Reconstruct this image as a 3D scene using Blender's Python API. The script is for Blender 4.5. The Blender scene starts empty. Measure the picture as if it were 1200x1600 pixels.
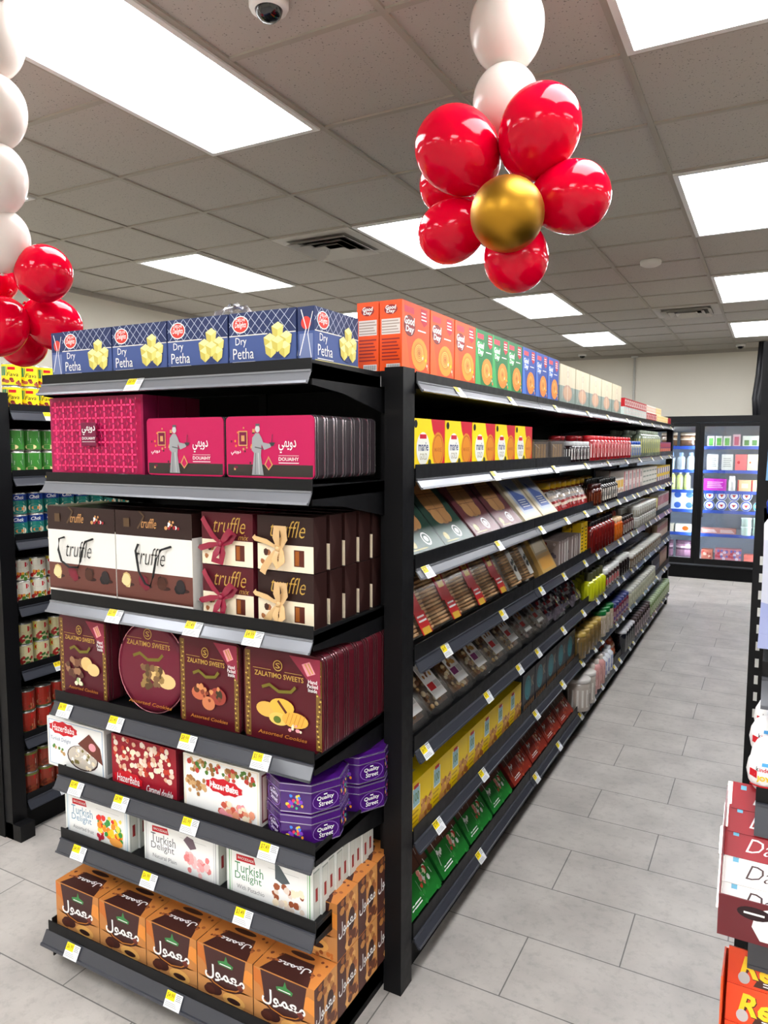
import bpy, bmesh, math, random
from math import pi, sin, cos, radians as R
from mathutils import Vector, Matrix
S = bpy.context.scene
C = S.collection
# ------------------------------------------------------------------ camera, world, exposure
cd = bpy.data.cameras.new('camera'); cam = bpy.data.objects.new('camera', cd); C.objects.link(cam)
cd.sensor_fit = 'VERTICAL'; cd.sensor_height = 36.0; cd.lens = 1129.9 / 1600 * 36.0
YAW, PITCH, ROLL = -0.4924, -0.0926, 0.0017
fw = Vector((sin(YAW)*cos(PITCH), cos(YAW)*cos(PITCH), sin(PITCH)))
rt = Vector((cos(YAW), -sin(YAW), 0)); up = rt.cross(fw)
rt, up = cos(ROLL)*rt + sin(ROLL)*up, -sin(ROLL)*rt + cos(ROLL)*up
cam.matrix_world = Matrix(((rt.x, up.x, -fw.x, 0), (rt.y, up.y, -fw.y, 0), (rt.z, up.z, -fw.z, 1.693), (0, 0, 0, 1)))
cd.clip_start = 0.05; S.camera = cam
W = bpy.data.worlds.new('world'); S.world = W; W.use_nodes = True
W.node_tree.nodes['Background'].inputs[0].default_value = (0.9, 0.95, 1, 1)
W.node_tree.nodes['Background'].inputs[1].default_value = 0.3
S.view_settings.view_transform = 'Standard'; S.view_settings.look = 'None'
S.view_settings.gamma = 1; S.view_settings.use_curve_mapping = False
S.view_settings.exposure = 0.85
LIGHT = 11.0          # strength of the ceiling panels
HC = 3.025            # ceiling height
GX, GY, G = -2.339, 2.684, 0.61   # ceiling grid
# ------------------------------------------------------------------ materials
def lin(c):
    return tuple(((v/255)/12.92 if v/255 <= .04045 else ((v/255+.055)/1.055)**2.4) for v in c) + (1,)
MC = {}
def M(c, rough=.45, metal=0, coat=0, trans=0, emit=0, alpha=1, sss=0, noise=0, spec=.4):
    k = (c, rough, metal, coat, trans, emit, alpha, sss, noise, spec)
    if k in MC: return MC[k]
    m = bpy.data.materials.new('surface_%d' % len(MC)); m.use_nodes = True
    nt = m.node_tree; b = nt.nodes['Principled BSDF']
    b.inputs['Base Color'].default_value = lin(c)
    b.inputs['Roughness'].default_value = rough; b.inputs['Metallic'].default_value = metal
    b.inputs['Coat Weight'].default_value = coat; b.inputs['Coat Roughness'].default_value = .08
    b.inputs['Specular IOR Level'].default_value = spec
    if trans: b.inputs['Transmission Weight'].default_value = trans
    if emit: b.inputs['Emission Color'].default_value = lin(c); b.inputs['Emission Strength'].default_value = emit
    if sss: b.inputs['Subsurface Weight'].default_value = sss; b.inputs['Subsurface Radius'].default_value = (.08, .03, .03)
    if noise:
        t = nt.nodes.new('ShaderNodeTexNoise'); t.inputs['Scale'].default_value = noise
        g = nt.nodes.new('ShaderNodeTexCoord'); nt.links.new(g.outputs['Object'], t.inputs['Vector'])
        r = nt.nodes.new('ShaderNodeMapRange'); r.inputs[3].default_value = rough-.08; r.inputs[4].default_value = rough+.12
        nt.links.new(t.outputs[0], r.inputs[0]); nt.links.new(r.outputs[0], b.inputs['Roughness'])
    if alpha < 1:                                   # clear film: see-through with a gloss
        o = nt.nodes['Material Output']; tr = nt.nodes.new('ShaderNodeBsdfTransparent'); tr.inputs[0].default_value = (.97, .97, .97, 1)
        gl = nt.nodes.new('ShaderNodeBsdfGlossy'); gl.inputs['Roughness'].default_value = rough
        lw = nt.nodes.new('ShaderNodeLayerWeight'); lw.inputs[0].default_value = .25
        mr = nt.nodes.new('ShaderNodeMapRange'); mr.inputs[3].default_value = alpha*.5; mr.inputs[4].default_value = min(1, alpha*2.5)
        mx = nt.nodes.new('ShaderNodeMixShader')
        nt.links.new(lw.outputs['Facing'], mr.inputs[0]); nt.links.new(mr.outputs[0], mx.inputs[0])
        nt.links.new(tr.outputs[0], mx.inputs[1]); nt.links.new(gl.outputs[0], mx.inputs[2]); nt.links.new(mx.outputs[0], o.inputs[0])
    MC[k] = m; return m
BLACK = M((17, 17, 19), .42, noise=30, spec=.2); BLACK2 = M((9, 9, 11), .6, spec=.15); CHAN = M((58, 60, 68), .3, coat=.3)
CHAN_LIT = M((132, 134, 140), .27, metal=.35); CLEAR = M((255, 255, 255), .12, alpha=.16); FILM = M((255, 255, 255), .18, alpha=.22)  # upper channels get a lighter copy, ceiling reflection put into the colour
# colour names used by the package prints
P = dict(w=(240, 240, 238), k=(20, 18, 20), r=(196, 20, 34), y=(250, 218, 20), g=(18, 120, 60), b=(30, 70, 160), o=(240, 84, 24), br=(66, 36, 34),
         cr=(240, 224, 196), tan=(200, 146, 92), gold=(190, 152, 70), mag=(186, 14, 82), plum=(112, 14, 58), mar=(80, 16, 28), pb=(64, 84, 140), db=(34, 48, 92),
         py=(228, 214, 120), gy=(120, 120, 122), lg=(190, 190, 188), pk=(236, 150, 160), pu=(84, 28, 130), te=(30, 140, 150), dg=(26, 62, 48), lb=(130, 180, 220),
         or2=(214, 120, 40), choc=(42, 22, 20), gr2=(70, 160, 50), cho=(88, 48, 40), wh2=(222, 220, 214), car=(60, 62, 72), rs=(150, 40, 40), ye2=(226, 220, 40))
def K(c):
    if isinstance(c, bpy.types.Material): return c
    return M(P[c] if isinstance(c, str) else c, .4, spec=.3)
# ------------------------------------------------------------------ text outlines, cached as flat meshes
TX = {}
def text(s, shear=0, bold=.01):
    k = (s, shear, bold)
    if k not in TX:
        c = bpy.data.curves.new('t', 'FONT'); c.body = s; c.shear = shear; c.offset = bold; c.resolution_u = 2; c.align_x = 'CENTER'
        o = bpy.data.objects.new('t', c); C.objects.link(o); bpy.context.view_layer.update()
        me = bpy.data.meshes.new_from_object(o.evaluated_get(bpy.context.evaluated_depsgraph_get()))
        vs = [(v.co.x, v.co.y) for v in me.vertices]; fs = [tuple(p.vertices) for p in me.polygons]
        x0 = min(v[0] for v in vs); x1 = max(v[0] for v in vs); y0 = min(v[1] for v in vs); y1 = max(v[1] for v in vs)
        TX[k] = ([((x-x0)/(x1-x0), (y-y0)/(y1-y0)) for x, y in vs], fs)
        bpy.data.objects.remove(o); bpy.data.curves.remove(c); bpy.data.meshes.remove(me)
    return TX[k]
MAM = '\uFEDD\uFEEE\uFEE4\uFECC\uFEE3'; DOU = '\uFEF2\uFEEC\uFEF3\uFEED\uFEA9'
# ------------------------------------------------------------------ mesh builder
class MB:
    def __init__(s): s.v = []; s.f = []; s.m = []; s.mats = []; s.sm = []
    def mi(s, m):
        m = K(m)
        if m not in s.mats: s.mats.append(m)
        return s.mats.index(m)
    def add(s, vs, fs, m, smooth=False):
        n = len(s.v); s.v += [tuple(v) for v in vs]; i = s.mi(m)
        for f in fs: s.f.append(tuple(n+a for a in f)); s.m.append(i); s.sm.append(smooth)
    def box(s, x0, x1, y0, y1, z0, z1, m):
        s.add([(x0, y0, z0), (x1, y0, z0), (x1, y1, z0), (x0, y1, z0), (x0, y0, z1), (x1, y0, z1), (x1, y1, z1), (x0, y1, z1)],
              [(0, 3, 2, 1), (4, 5, 6, 7), (0, 1, 5, 4), (1, 2, 6, 5), (2, 3, 7, 6), (3, 0, 4, 7)], m)
    def prism(s, pts, h0, h1, m, axis='z', smooth=False):
        # polygon pts extruded; axis z: (x,y)->z ; axis y: (x,z)->y ; axis x: (y,z)->x
        n = len(pts); tr = {'z': lambda a, b, h: (a, b, h), 'y': lambda a, b, h: (a, h, b), 'x': lambda a, b, h: (h, a, b)}[axis]
        vs = [tr(a, b, h0) for a, b in pts] + [tr(a, b, h1) for a, b in pts]
        s.add(vs, [tuple(range(n))[::-1], tuple(range(n, 2*n))], m)
        s.add(vs, [(i, (i+1) % n, n+(i+1) % n, n+i) for i in range(n)], m, smooth)
    def lathe(s, prof, m, seg=20, cx=0, cy=0, cz=0, axis='z', smooth=True, sy=1.0):
        vs = []
        for r, z in prof:
            for k in range(seg):
                a = 2*pi*k/seg; p = (r*cos(a), r*sin(a)*sy, z)
                if axis == 'y': p = (p[0], z, p[1])
                if axis == 'x': p = (z, p[0], p[1])
                vs.append((cx+p[0], cy+p[1], cz+p[2]))
        fs = [(i*seg+k, i*seg+(k+1) % seg, (i+1)*seg+(k+1) % seg, (i+1)*seg+k) for i in range(len(prof)-1) for k in range(seg)]
        fs += [tuple(range(seg))[::-1], tuple(range((len(prof)-1)*seg, len(prof)*seg))]
        s.add(vs, fs, m, smooth)
    def tube(s, pts, r, m, seg=8):
        vs = []; n = len(pts); pts = [Vector(p) for p in pts]
        for i, p in enumerate(pts):
            d = (pts[min(i+1, n-1)]-pts[max(i-1, 0)]).normalized()
            a = d.cross(Vector((0, 0, 1)) if abs(d.z) < .9 else Vector((1, 0, 0))).normalized(); b = d.cross(a)
            for k in range(seg): vs.append(p + r*(cos(2*pi*k/seg)*a + sin(2*pi*k/seg)*b))
        s.add(vs, [(i*seg+k, i*seg+(k+1) % seg, (i+1)*seg+(k+1) % seg, (i+1)*seg+k) for i in range(n-1) for k in range(seg)]
              + [tuple(range(seg))[::-1], tuple(range((n-1)*seg, n*seg))], m, True)
    # -- prints: ops are drawn in unit coordinates on a face given by f(u, v, out)
    def art(s, ops, f, asp=1.0, n=1, lift=.00006):
        L = 0
        for op in ops:
            L += 1; o = op[0]; h = L*lift
            if o == 'r':
                _, x0, y0, x1, y1, c = op; q = max(1, int(n*abs(x1-x0)+.99)) if n > 1 else 1
                vs = [f(x0+(x1-x0)*i/q, y, h) for i in range(q+1) for y in (y0, y1)]
                s.add(vs, [(2*i, 2*i+2, 2*i+3, 2*i+1) for i in range(q)], c)
            elif o == 'e':
                _, cx, cy, rx, ry, c = op[:6]; k = 18
                s.add([f(cx+rx*cos(2*pi*i/k), cy+ry*sin(2*pi*i/k), h) for i in range(k)], [tuple(range(k))], c)
            elif o == 'p':
                s.add([f(x, y, h) for x, y in op[1]], [tuple(range(len(op[1])))], op[2])
            elif o == 'o':                                           # ring
                _, cx, cy, rx, ry, t, c = op; k = 20; a = [2*pi*i/k for i in range(k)]
                s.add([f(cx+rx*cos(q), cy+ry*sin(q), h) for q in a] + [f(cx+rx*(1-t)*cos(q), cy+ry*(1-t)*sin(q), h) for q in a],
                      [(i, (i+1) % k, k+(i+1) % k, k+i) for i in range(k)], c)
            elif o == 'l':                                           # stroke; width is in face heights
                _, pts, w, c = op; vs = []; m_ = len(pts)
                for i in range(m_):
                    a = pts[max(i-1, 0)]; b = pts[min(i+1, m_-1)]; dx, dy = (b[0]-a[0])*asp, b[1]-a[1]; d = math.hypot(dx, dy) or 1
                    nx, ny = -dy/d*w/2/asp, dx/d*w/2
                    vs += [f(pts[i][0]+nx, pts[i][1]+ny, h), f(pts[i][0]-nx, pts[i][1]-ny, h)]
                s.add(vs, [(2*i, 2*i+1, 2*i+3, 2*i+2) for i in range(m_-1)], c)
            elif o == 't':
                _, st, x0, y0, x1, y1, c = op[:7]; vs, fs = text(st, *op[7:])
                s.add([f(x0+(x1-x0)*a, y0+(y1-y0)*b, h) for a, b in vs], fs, c)
            elif o == 's':                                           # scattered pieces of food
                _, x0, y0, x1, y1, cnt, r, cols, seed = op; rnd = random.Random(seed)
                for q in range(cnt):
                    cx = rnd.uniform(x0, x1); cy = rnd.uniform(y0, y1); k = 7; a0 = rnd.random()*6; rr = r*rnd.uniform(.7, 1.2)
                    s.add([f(cx+rr*cos(a0+2*pi*i/k)*rnd.uniform(.75, 1.1)/asp, cy+rr*sin(a0+2*pi*i/k)*rnd.uniform(.75, 1.1), h+q*.00002) for i in range(k)],
                          [tuple(range(k))], cols[q % len(cols)])
                L += int(cnt*.00002/lift)+1
            elif o == 'x':                                           # fine print
                _, x0, y0, x1, y1, rows, c = op
                for q in range(rows):
                    yy = y0+(y1-y0)*(q+.25)/rows; s.add([f(x0, yy, h), f(x1-(q % 3)*.08*(x1-x0), yy, h), f(x1-(q % 3)*.08*(x1-x0), yy+(y1-y0)*.4/rows, h), f(x0, yy+(y1-y0)*.4/rows, h)], [(0, 1, 2, 3)], c)
    def face(s, side, b, ops):
        x0, x1, y0, y1, z0, z1 = b
        F = {'F': (lambda u, v, h: (x0+(x1-x0)*u, y0-h, z0+(z1-z0)*v), (x1-x0)/(z1-z0)),
             'K': (lambda u, v, h: (x1-(x1-x0)*u, y1+h, z0+(z1-z0)*v), (x1-x0)/(z1-z0)),
             'R': (lambda u, v, h: (x1+h, y0+(y1-y0)*u, z0+(z1-z0)*v), (y1-y0)/(z1-z0)),
             'L': (lambda u, v, h: (x0-h, y1-(y1-y0)*u, z0+(z1-z0)*v), (y1-y0)/(z1-z0)),
             'T': (lambda u, v, h: (x0+(x1-x0)*u, y0+(y1-y0)*v, z1+h), (x1-x0)/(y1-y0))}[side]
        s.art(ops, F[0], F[1])
    def cyl(s, r, z0, z1, ops, span=2*pi, n=24):                      # print wrapped round a can, centred on the -Y side
        s.art(ops, lambda u, v, h: ((r+h)*sin((u-.5)*span), -(r+h)*cos((u-.5)*span), z0+(z1-z0)*v), r*span/(z1-z0), n, .0001)
    def build(s, name, parent=None):
        me = bpy.data.meshes.new(name); me.from_pydata(s.v, [], s.f)
        for m in s.mats: me.materials.append(m)
        me.polygons.foreach_set('material_index', s.m); me.polygons.foreach_set('use_smooth', s.sm); me.update()
        o = bpy.data.objects.new(name, me); C.objects.link(o)
        if parent: o.parent = parent
        return o
def tag(o, label, cat, group=None, kind=None):
    o['label'] = label; o['category'] = cat
    if group: o['group'] = group
    if kind: o['kind'] = kind
    return o
def thing(name, loc=(0, 0, 0), rz=0):
    o = bpy.data.objects.new(name, None); o.empty_display_size = .05; C.objects.link(o); o.location = loc; o.rotation_euler = (0, 0, rz); return o
def struct(o): o['kind'] = 'structure'; return o
KIDS = {}
def kids(o):
    return [c for c in bpy.data.objects if c.parent == o]
USED = set()
def put(proto, loc, label, cat, group, rz=0, tilt=0, roll=0):
    """first call moves the thing itself, later calls copy it and each of its parts"""
    if proto not in KIDS: KIDS[proto] = [(c, kids(c)) for c in kids(proto)]
    if proto in USED:
        o = proto.copy(); C.objects.link(o)
        for c, g in KIDS[proto]:
            d = c.copy(); C.objects.link(d); d.parent = o
            for e in g: q = e.copy(); C.objects.link(q); q.parent = d
    else: USED.add(proto); o = proto
    o.location = loc; o.rotation_euler = (tilt, roll, rz); tag(o, label, cat, group); return o
ORD = 'first second third fourth fifth sixth seventh eighth ninth tenth eleventh twelfth thirteenth fourteenth fifteenth sixteenth seventeenth eighteenth nineteenth twentieth'.split()
def pack(name, w, d, h, col, **faces):
    """carton with its base centre-front at the origin; prints on F R L T"""
    b = (-w/2, w/2, 0, d, 0, h); m = MB(); m.box(*b, col)
    for k, ops in faces.items(): m.face(k, b, ops)
    return m.build(name)
rr = random.Random(7)
# ------------------------------------------------------------------ room
def nodes(name):
    m = bpy.data.materials.new(name); m.use_nodes = True; nt = m.node_tree
    return m, nt, nt.nodes['Principled BSDF'], nt.nodes.new, nt.links.new
XL, XR_, YB, YF = -5.35, 4.7, 11.3, -4.3
def floor_mat():
    m, nt, b, N, Lk = nodes('porcelain_floor_tile')
    g = N('ShaderNodeNewGeometry'); mp = N('ShaderNodeMapping'); mp.inputs['Location'].default_value = (0.6712+.305+6.1, -2.0054+6.1, 0)
    Lk(g.outputs['Position'], mp.inputs[0])
    br = N('ShaderNodeTexBrick'); br.inputs['Scale'].default_value = 1; br.inputs['Brick Width'].default_value = .61; br.inputs['Row Height'].default_value = .305
    br.inputs['Mortar Size'].default_value = .0022; br.inputs['Mortar Smooth'].default_value = .1; br.offset = .5; br.offset_frequency = 2
    br.inputs['Color1'].default_value = (.47, .435, .4, 1); br.inputs['Color2'].default_value = (.51, .475, .44, 1); br.inputs['Mortar'].default_value = (.15, .14, .13, 1)
    Lk(mp.outputs[0], br.inputs['Vector'])
    n1 = N('ShaderNodeTexNoise'); n1.inputs['Scale'].default_value = 5; n1.inputs['Detail'].default_value = 6; Lk(g.outputs['Position'], n1.inputs['Vector'])
    n2 = N('ShaderNodeTexNoise'); n2.inputs['Scale'].default_value = 28; n2.inputs['Detail'].default_value = 8; n2.inputs['Roughness'].default_value = .7; Lk(g.outputs['Position'], n2.inputs['Vector'])
    r1 = N('ShaderNodeMapRange'); r1.inputs[1].default_value = .3; r1.inputs[2].default_value = .7; r1.inputs[3].default_value = .8; r1.inputs[4].default_value = 1.1; Lk(n1.outputs[0], r1.inputs[0])
    r2 = N('ShaderNodeMapRange'); r2.inputs[1].default_value = .25; r2.inputs[2].default_value = .5; r2.inputs[3].default_value = .76; r2.inputs[4].default_value = 1.0; Lk(n2.outputs[0], r2.inputs[0])
    mu = N('ShaderNodeMath'); mu.operation = 'MULTIPLY'; Lk(r1.outputs[0], mu.inputs[0]); Lk(r2.outputs[0], mu.inputs[1])
    mx = N('ShaderNodeVectorMath'); mx.operation = 'SCALE'; Lk(br.outputs['Color'], mx.inputs[0]); Lk(mu.outputs[0], mx.inputs['Scale'])
    Lk(mx.outputs[0], b.inputs['Base Color']); b.inputs['Roughness'].default_value = .42
    bp = N('ShaderNodeBump'); bp.inputs['Strength'].default_value = .25; bp.inputs['Distance'].default_value = .003; bp.invert = True
    Lk(br.outputs['Fac'], bp.inputs['Height']); Lk(bp.outputs[0], b.inputs['Normal'])
    return m
def ceil_mat():
    m, nt, b, N, Lk = nodes('acoustic_ceiling_tile')
    g = N('ShaderNodeNewGeometry')
    v = N('ShaderNodeTexVoronoi'); v.inputs['Scale'].default_value = 95; Lk(g.outputs['Position'], v.inputs['Vector'])
    n = N('ShaderNodeTexNoise'); n.inputs['Scale'].default_value = 40; n.inputs['Detail'].default_value = 4; Lk(g.outputs['Position'], n.inputs['Vector'])
    n3 = N('ShaderNodeTexNoise'); n3.inputs['Scale'].default_value = 130; Lk(g.outputs['Position'], n3.inputs['Vector'])
    a = N('ShaderNodeMath'); a.operation = 'MULTIPLY'; Lk(n.outputs[0], a.inputs[0]); a.inputs[1].default_value = .55
    lt = N('ShaderNodeMath'); lt.operation = 'LESS_THAN'; Lk(v.outputs['Distance'], lt.inputs[0]); Lk(a.outputs[0], lt.inputs[1])
    gt = N('ShaderNodeMath'); gt.operation = 'GREATER_THAN'; Lk(n3.outputs[0], gt.inputs[0]); gt.inputs[1].default_value = .56
    mu = N('ShaderNodeMath'); mu.operation = 'MULTIPLY'; Lk(lt.outputs[0], mu.inputs[0]); Lk(gt.outputs[0], mu.inputs[1])
    mx = N('ShaderNodeMix'); mx.data_type = 'RGBA'; Lk(mu.outputs[0], mx.inputs[0]); mx.inputs[6].default_value = (.47, .443, .40, 1); mx.inputs[7].default_value = (.2, .185, .17, 1)
    Lk(mx.outputs[2], b.inputs['Base Color']); b.inputs['Roughness'].default_value = .95
    return m
def wall_mat(name, col):
    m, nt, b, N, Lk = nodes(name)
    g = N('ShaderNodeNewGeometry'); n = N('ShaderNodeTexNoise'); n.inputs['Scale'].default_value = 2; Lk(g.outputs['Position'], n.inputs['Vector'])
    mx = N('ShaderNodeMix'); mx.data_type = 'RGBA'; c = lin(col); mx.inputs[6].default_value = tuple(v*.94 for v in c[:3])+(1,); mx.inputs[7].default_value = c
    Lk(n.outputs[0], mx.inputs[0]); Lk(mx.outputs[2], b.inputs['Base Color']); b.inputs['Roughness'].default_value = .8
    return m
m = MB(); m.box(XL, XR_, YF, YB, -.1, 0, floor_mat()); struct(m.build('floor'))
CM = ceil_mat(); m = MB(); m.box(XL, XR_, YF, YB, HC, HC+.1, CM); struct(m.build('ceiling'))
WM = wall_mat('painted_wall', (222, 216, 202))
m = MB(); m.box(XL-.12, XL, YF, YB, 0, HC+.1, WM); struct(m.build('wall_left'))
m = MB(); m.box(XR_, XR_+.12, YF, YB, 0, HC+.1, WM); struct(m.build('wall_right'))
m = MB(); m.box(XL, XR_, YB, YB+.12, 0, HC+.1, WM); struct(m.build('wall_back'))
m = MB(); m.box(XL, XR_, YF-.12, YF, 0, HC+.1, WM); struct(m.build('wall_front'))
BAR = M((166, 160, 148), .6)
m = MB()                                             # suspended ceiling grid
x = GX-G*5
while x < XR_:
    if x > XL: m.box(x-.012, x+.012, YF, YB, HC-.008, HC+.001, BAR)
    x += G
y = GY-G*11
while y < YB:
    if y > YF: m.box(XL, XR_, y-.012, y+.012, HC-.0075, HC+.001, BAR)
    y += G
struct(m.build('trim_1'))
m = MB(); m.box(XL, XR_, YB-.03, YB, HC-.04, HC-.002, M((170, 165, 155), .6)); m.box(XL, XL+.03, YF, YB, HC-.04, HC-.002, M((170, 165, 155), .6)); struct(m.build('trim_2'))
# ceiling light panels
DIFF = M((250, 252, 255), .5, emit=LIGHT)
fr = MB()
for a in (0, 1):
    fr.box(-.293+a*.561, -.268+a*.561, -.598, .598, -.012, 0, M((225, 225, 222), .4)); fr.box(-.268, .268, -.598+a*1.171, -.573+a*1.171, -.012, 0, M((225, 225, 222), .4))
LP = thing('ceiling_light'); fr.build('frame', LP); df = MB(); df.box(-.268, .268, -.573, .573, -.007, -.002, DIFF); df.build('diffuser', LP)
LL = {(0, -2): 'large bright light panel nearest the camera, upper left of the picture', (-3, 2): 'ceiling light panel above the blue sweet boxes, left of the air vent',
      (0, 2): 'ceiling light panel partly hidden behind the red and gold balloon bunch', (3, -2): 'ceiling light panel at the top right corner, nearest over the tiled aisle',
      (3, 2): 'second ceiling light panel from the camera over the tiled aisle', (3, 6): 'third ceiling light panel from the camera over the tiled aisle',
      (3, 10): 'farthest ceiling light panel of the row over the tiled aisle', (0, 6): 'ceiling light panel over the island shelf, beyond the balloon bunch',
      (0, 10): 'farthest small looking ceiling light panel over the island shelf', (-3, -2): 'ceiling light panel at the left edge, almost wholly behind the white balloons'}
for i in (-3, 0, 3, 6, 9):
    for j in (-10, -6, -2, 2, 6, 10):  # panels outside the view are added as fill light
        if i == -3 and j == 10: continue
        lab = LL.get((i, j), 'added ceiling light panel outside the view, %s row from left, %s from back' % (ORD[(i+3)//3], ORD[(10-j)//4]))
        put(LP, (GX+G*(i+.5), GY+G*(j+1), HC-.004), lab, 'ceiling light', 'light panels in the ceiling grid')
# air vents
VM = M((196, 192, 184), .5); VD = M((120, 116, 110), .7)
V = thing('ceiling_vent'); m = MB(); m.box(-.295, .295, -.295, .295, -.006, -.001, VM); m.build('plate', V)
for k, s_ in enumerate((.23, .165, .10)):
    m = MB(); q = s_; t = .042; z0, z1 = -.034, -.008
    o = [(-q, -q), (q, -q), (q, q), (-q, q)]; i_ = [(-q+t, -q+t), (q-t, -q+t), (q-t, q-t), (-q+t, q-t)]
    vs = [(a, b, z0) for a, b in o]+[(a, b, z1) for a, b in i_]
    m.add(vs, [(a, (a+1) % 4, 4+(a+1) % 4, 4+a) for a in range(4)], VM)
    m.add([(a*.98, b*.98, -.007) for a, b in o], [(0, 1, 2, 3)], VD); m.build('louver', V)
put(V, (GX-G*.5, GY+G*2.5, HC-.006), 'square grey air vent left of the balloon bunch, among the ceiling tiles', 'air vent', 'air vents in the ceiling')
put(V, (GX+G*2.5, GY+G*8.5, HC-.006), 'square grey air vent far over the aisle, near the back wall', 'air vent', 'air vents in the ceiling')
m = MB(); m.lathe([(.07, 0), (.075, -.012), (.072, -.03), (.05, -.042), (.0, -.044)][::-1], M((225, 222, 215), .5), 24)
tag(m.build('smoke_detector'), 'round white smoke detector on the ceiling over the aisle', 'smoke detector').location = (-.844, 5.65, HC)
DC = thing('dome_camera'); m = MB(); m.lathe([(.055, -.03), (.06, -.02), (.06, 0)], M((235, 235, 232), .4), 24); m.build('housing', DC)
m = MB(); m.lathe([(.005, -.062), (.022, -.058), (.036, -.046), (.043, -.028), (.043, -.02)], M((12, 12, 16), .1, coat=.6), 24); m.build('dome', DC)
put(DC, (-1.40, 1.87, HC), 'dome security camera cut by the top edge, right of the largest light', 'security camera', 'dome cameras on the ceiling')
put(DC, (-2.54, 10.9, HC), 'small dark dome camera by the back wall above the pale biscuit packs', 'security camera', 'dome cameras on the ceiling')
put(DC, (-.445, 10.8, HC), 'small dark dome camera by the back wall above the glass door cooler', 'security camera', 'dome cameras on the ceiling')
# conduit and hoses on the back wall
m = MB(); m.tube([(-1.86, YB-.03, 2.0), (-1.86, YB-.03, HC-.04)], .016, M((190, 188, 182), .4)); m.lathe([(.05, -.02), (.05, 0)], M((220, 220, 215), .5), 16, -1.86, YB-.035, HC-.03)
tag(m.build('wall_conduit'), 'thin grey pipe running up the cream back wall to the ceiling', 'pipe')
m = MB()
for k, dx in enumerate((0, .05, .1)): m.tube([(-.23+dx, 10.55, 2.07), (-.25+dx*.8, 10.6, 2.3), (-.22+dx, 10.58, 2.6), (-.2+dx*.6, 10.6, HC-.01)], .028, M((24, 24, 28), .5))
tag(m.build('cooler_hose'), 'black hoses rising from the glass door cooler to the ceiling', 'hose')
# ------------------------------------------------------------------ shelving
def holes(m, x0, x1, z0, z1, y, step=.05, sx=1):
    hm = M((4, 4, 5), .9); x = x0
    while x < x1:
        z = z0
        while z < z1:
            m.add([(x-.004, y-.0006, z-.006), (x+.004, y-.0006, z-.006), (x+.004, y-.0006, z+.006), (x-.004, y-.0006, z+.006)], [(0, 1, 2, 3)], hm); z += step
        x += step
TAGP = ['$6.99', '$4.99', '$7.49', '$5.99', '$8.99', '$3.49']
TAGM = {}
def tagmesh(i):
    if i not in TAGM:
        m = MB(); b = (-.03, .03, -.0012, 0, -.021, .021); m.box(*b, (236, 238, 240))
        m.face('F', b, [('r', .0, .48, .56, 1, (250, 225, 20)), ('t', TAGP[i % 6], .06, .58, .5, .9, (120, 96, 20)), ('x', .62, .55, .96, .95, 4, 'gy'), ('x', .05, .1, .8, .4, 3, (170, 170, 172))])
        o = m.build('price_tag'); TAGM[i] = o; return o, True
    return TAGM[i], False
def shelf(parent, w, d, z, tags=(), lip=.045, ch=.034, jut=.02, name='shelf', cm=None, br=True, deck=None):
    """local frame: front at y=0 facing -Y, x centred; z is the lip's top"""
    m = MB(); m.box(-w/2, w/2, 0, d, z-.05, z-(lip-.012 if deck is None else deck), BLACK); m.box(-w/2, w/2, -.003, 0, z-lip-.004, z, BLACK)
    if br:
        for s in (-1, 1):
            x = s*(w/2-.002); m.prism([(0, z-.05), (0, z-.065), (d*.35, z-.078), (d, z-.13), (d, z-.02), (0, z-.012)], x-.002, x+.002, BLACK, 'x')
    sh = m.build(name, parent)
    c = MB(); zt = z-lip; a = (-.004, zt+.001); b = (-.004-jut, zt-ch)
    c.prism([a, (-.001, zt), (-.004-jut+.006, zt-ch-.001), b], -w/2, w/2, cm or CHAN, 'x')
    c.prism([(b[0]-.004, b[1]-.002), (b[0]+.004, b[1]-.004), (b[0]+.004, b[1]+.001), (b[0]-.002, b[1]+.004)], -w/2, w/2, cm or CHAN, 'x')
    c.prism([(-.009, zt+.002), (-.003, zt+.002), (-.003, zt-.003), (-.009, zt-.003)], -w/2, w/2, cm or CHAN, 'x')
    c.build('price_channel', sh)
    ang = math.atan2(jut, ch)
    for q, tx in enumerate(tags):
        o, new = tagmesh((q*5+int(z*100)) % 6)
        if not new: o = o.copy(); C.objects.link(o)
        o.parent = sh; o.location = (tx, -.005-jut*.5-.003, zt-ch*.5); o.rotation_euler = (ang*-1, 0, 0)
    return sh
def post(m, x, y, z1, w=.06, d=.075, slots='F'):
    m.box(x-w/2, x+w/2, y-d/2, y+d/2, 0, z1, BLACK)
    hm = M((4, 4, 5), .9); z = .2
    while z < z1-.03:
        m.add([(x-w/2-.0006, y-.006, z), (x-w/2-.0006, y+.006, z), (x-w/2-.0006, y+.006, z+.02), (x-w/2-.0006, y-.006, z+.02)], [(0, 1, 2, 3)], hm); z += .05
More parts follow.
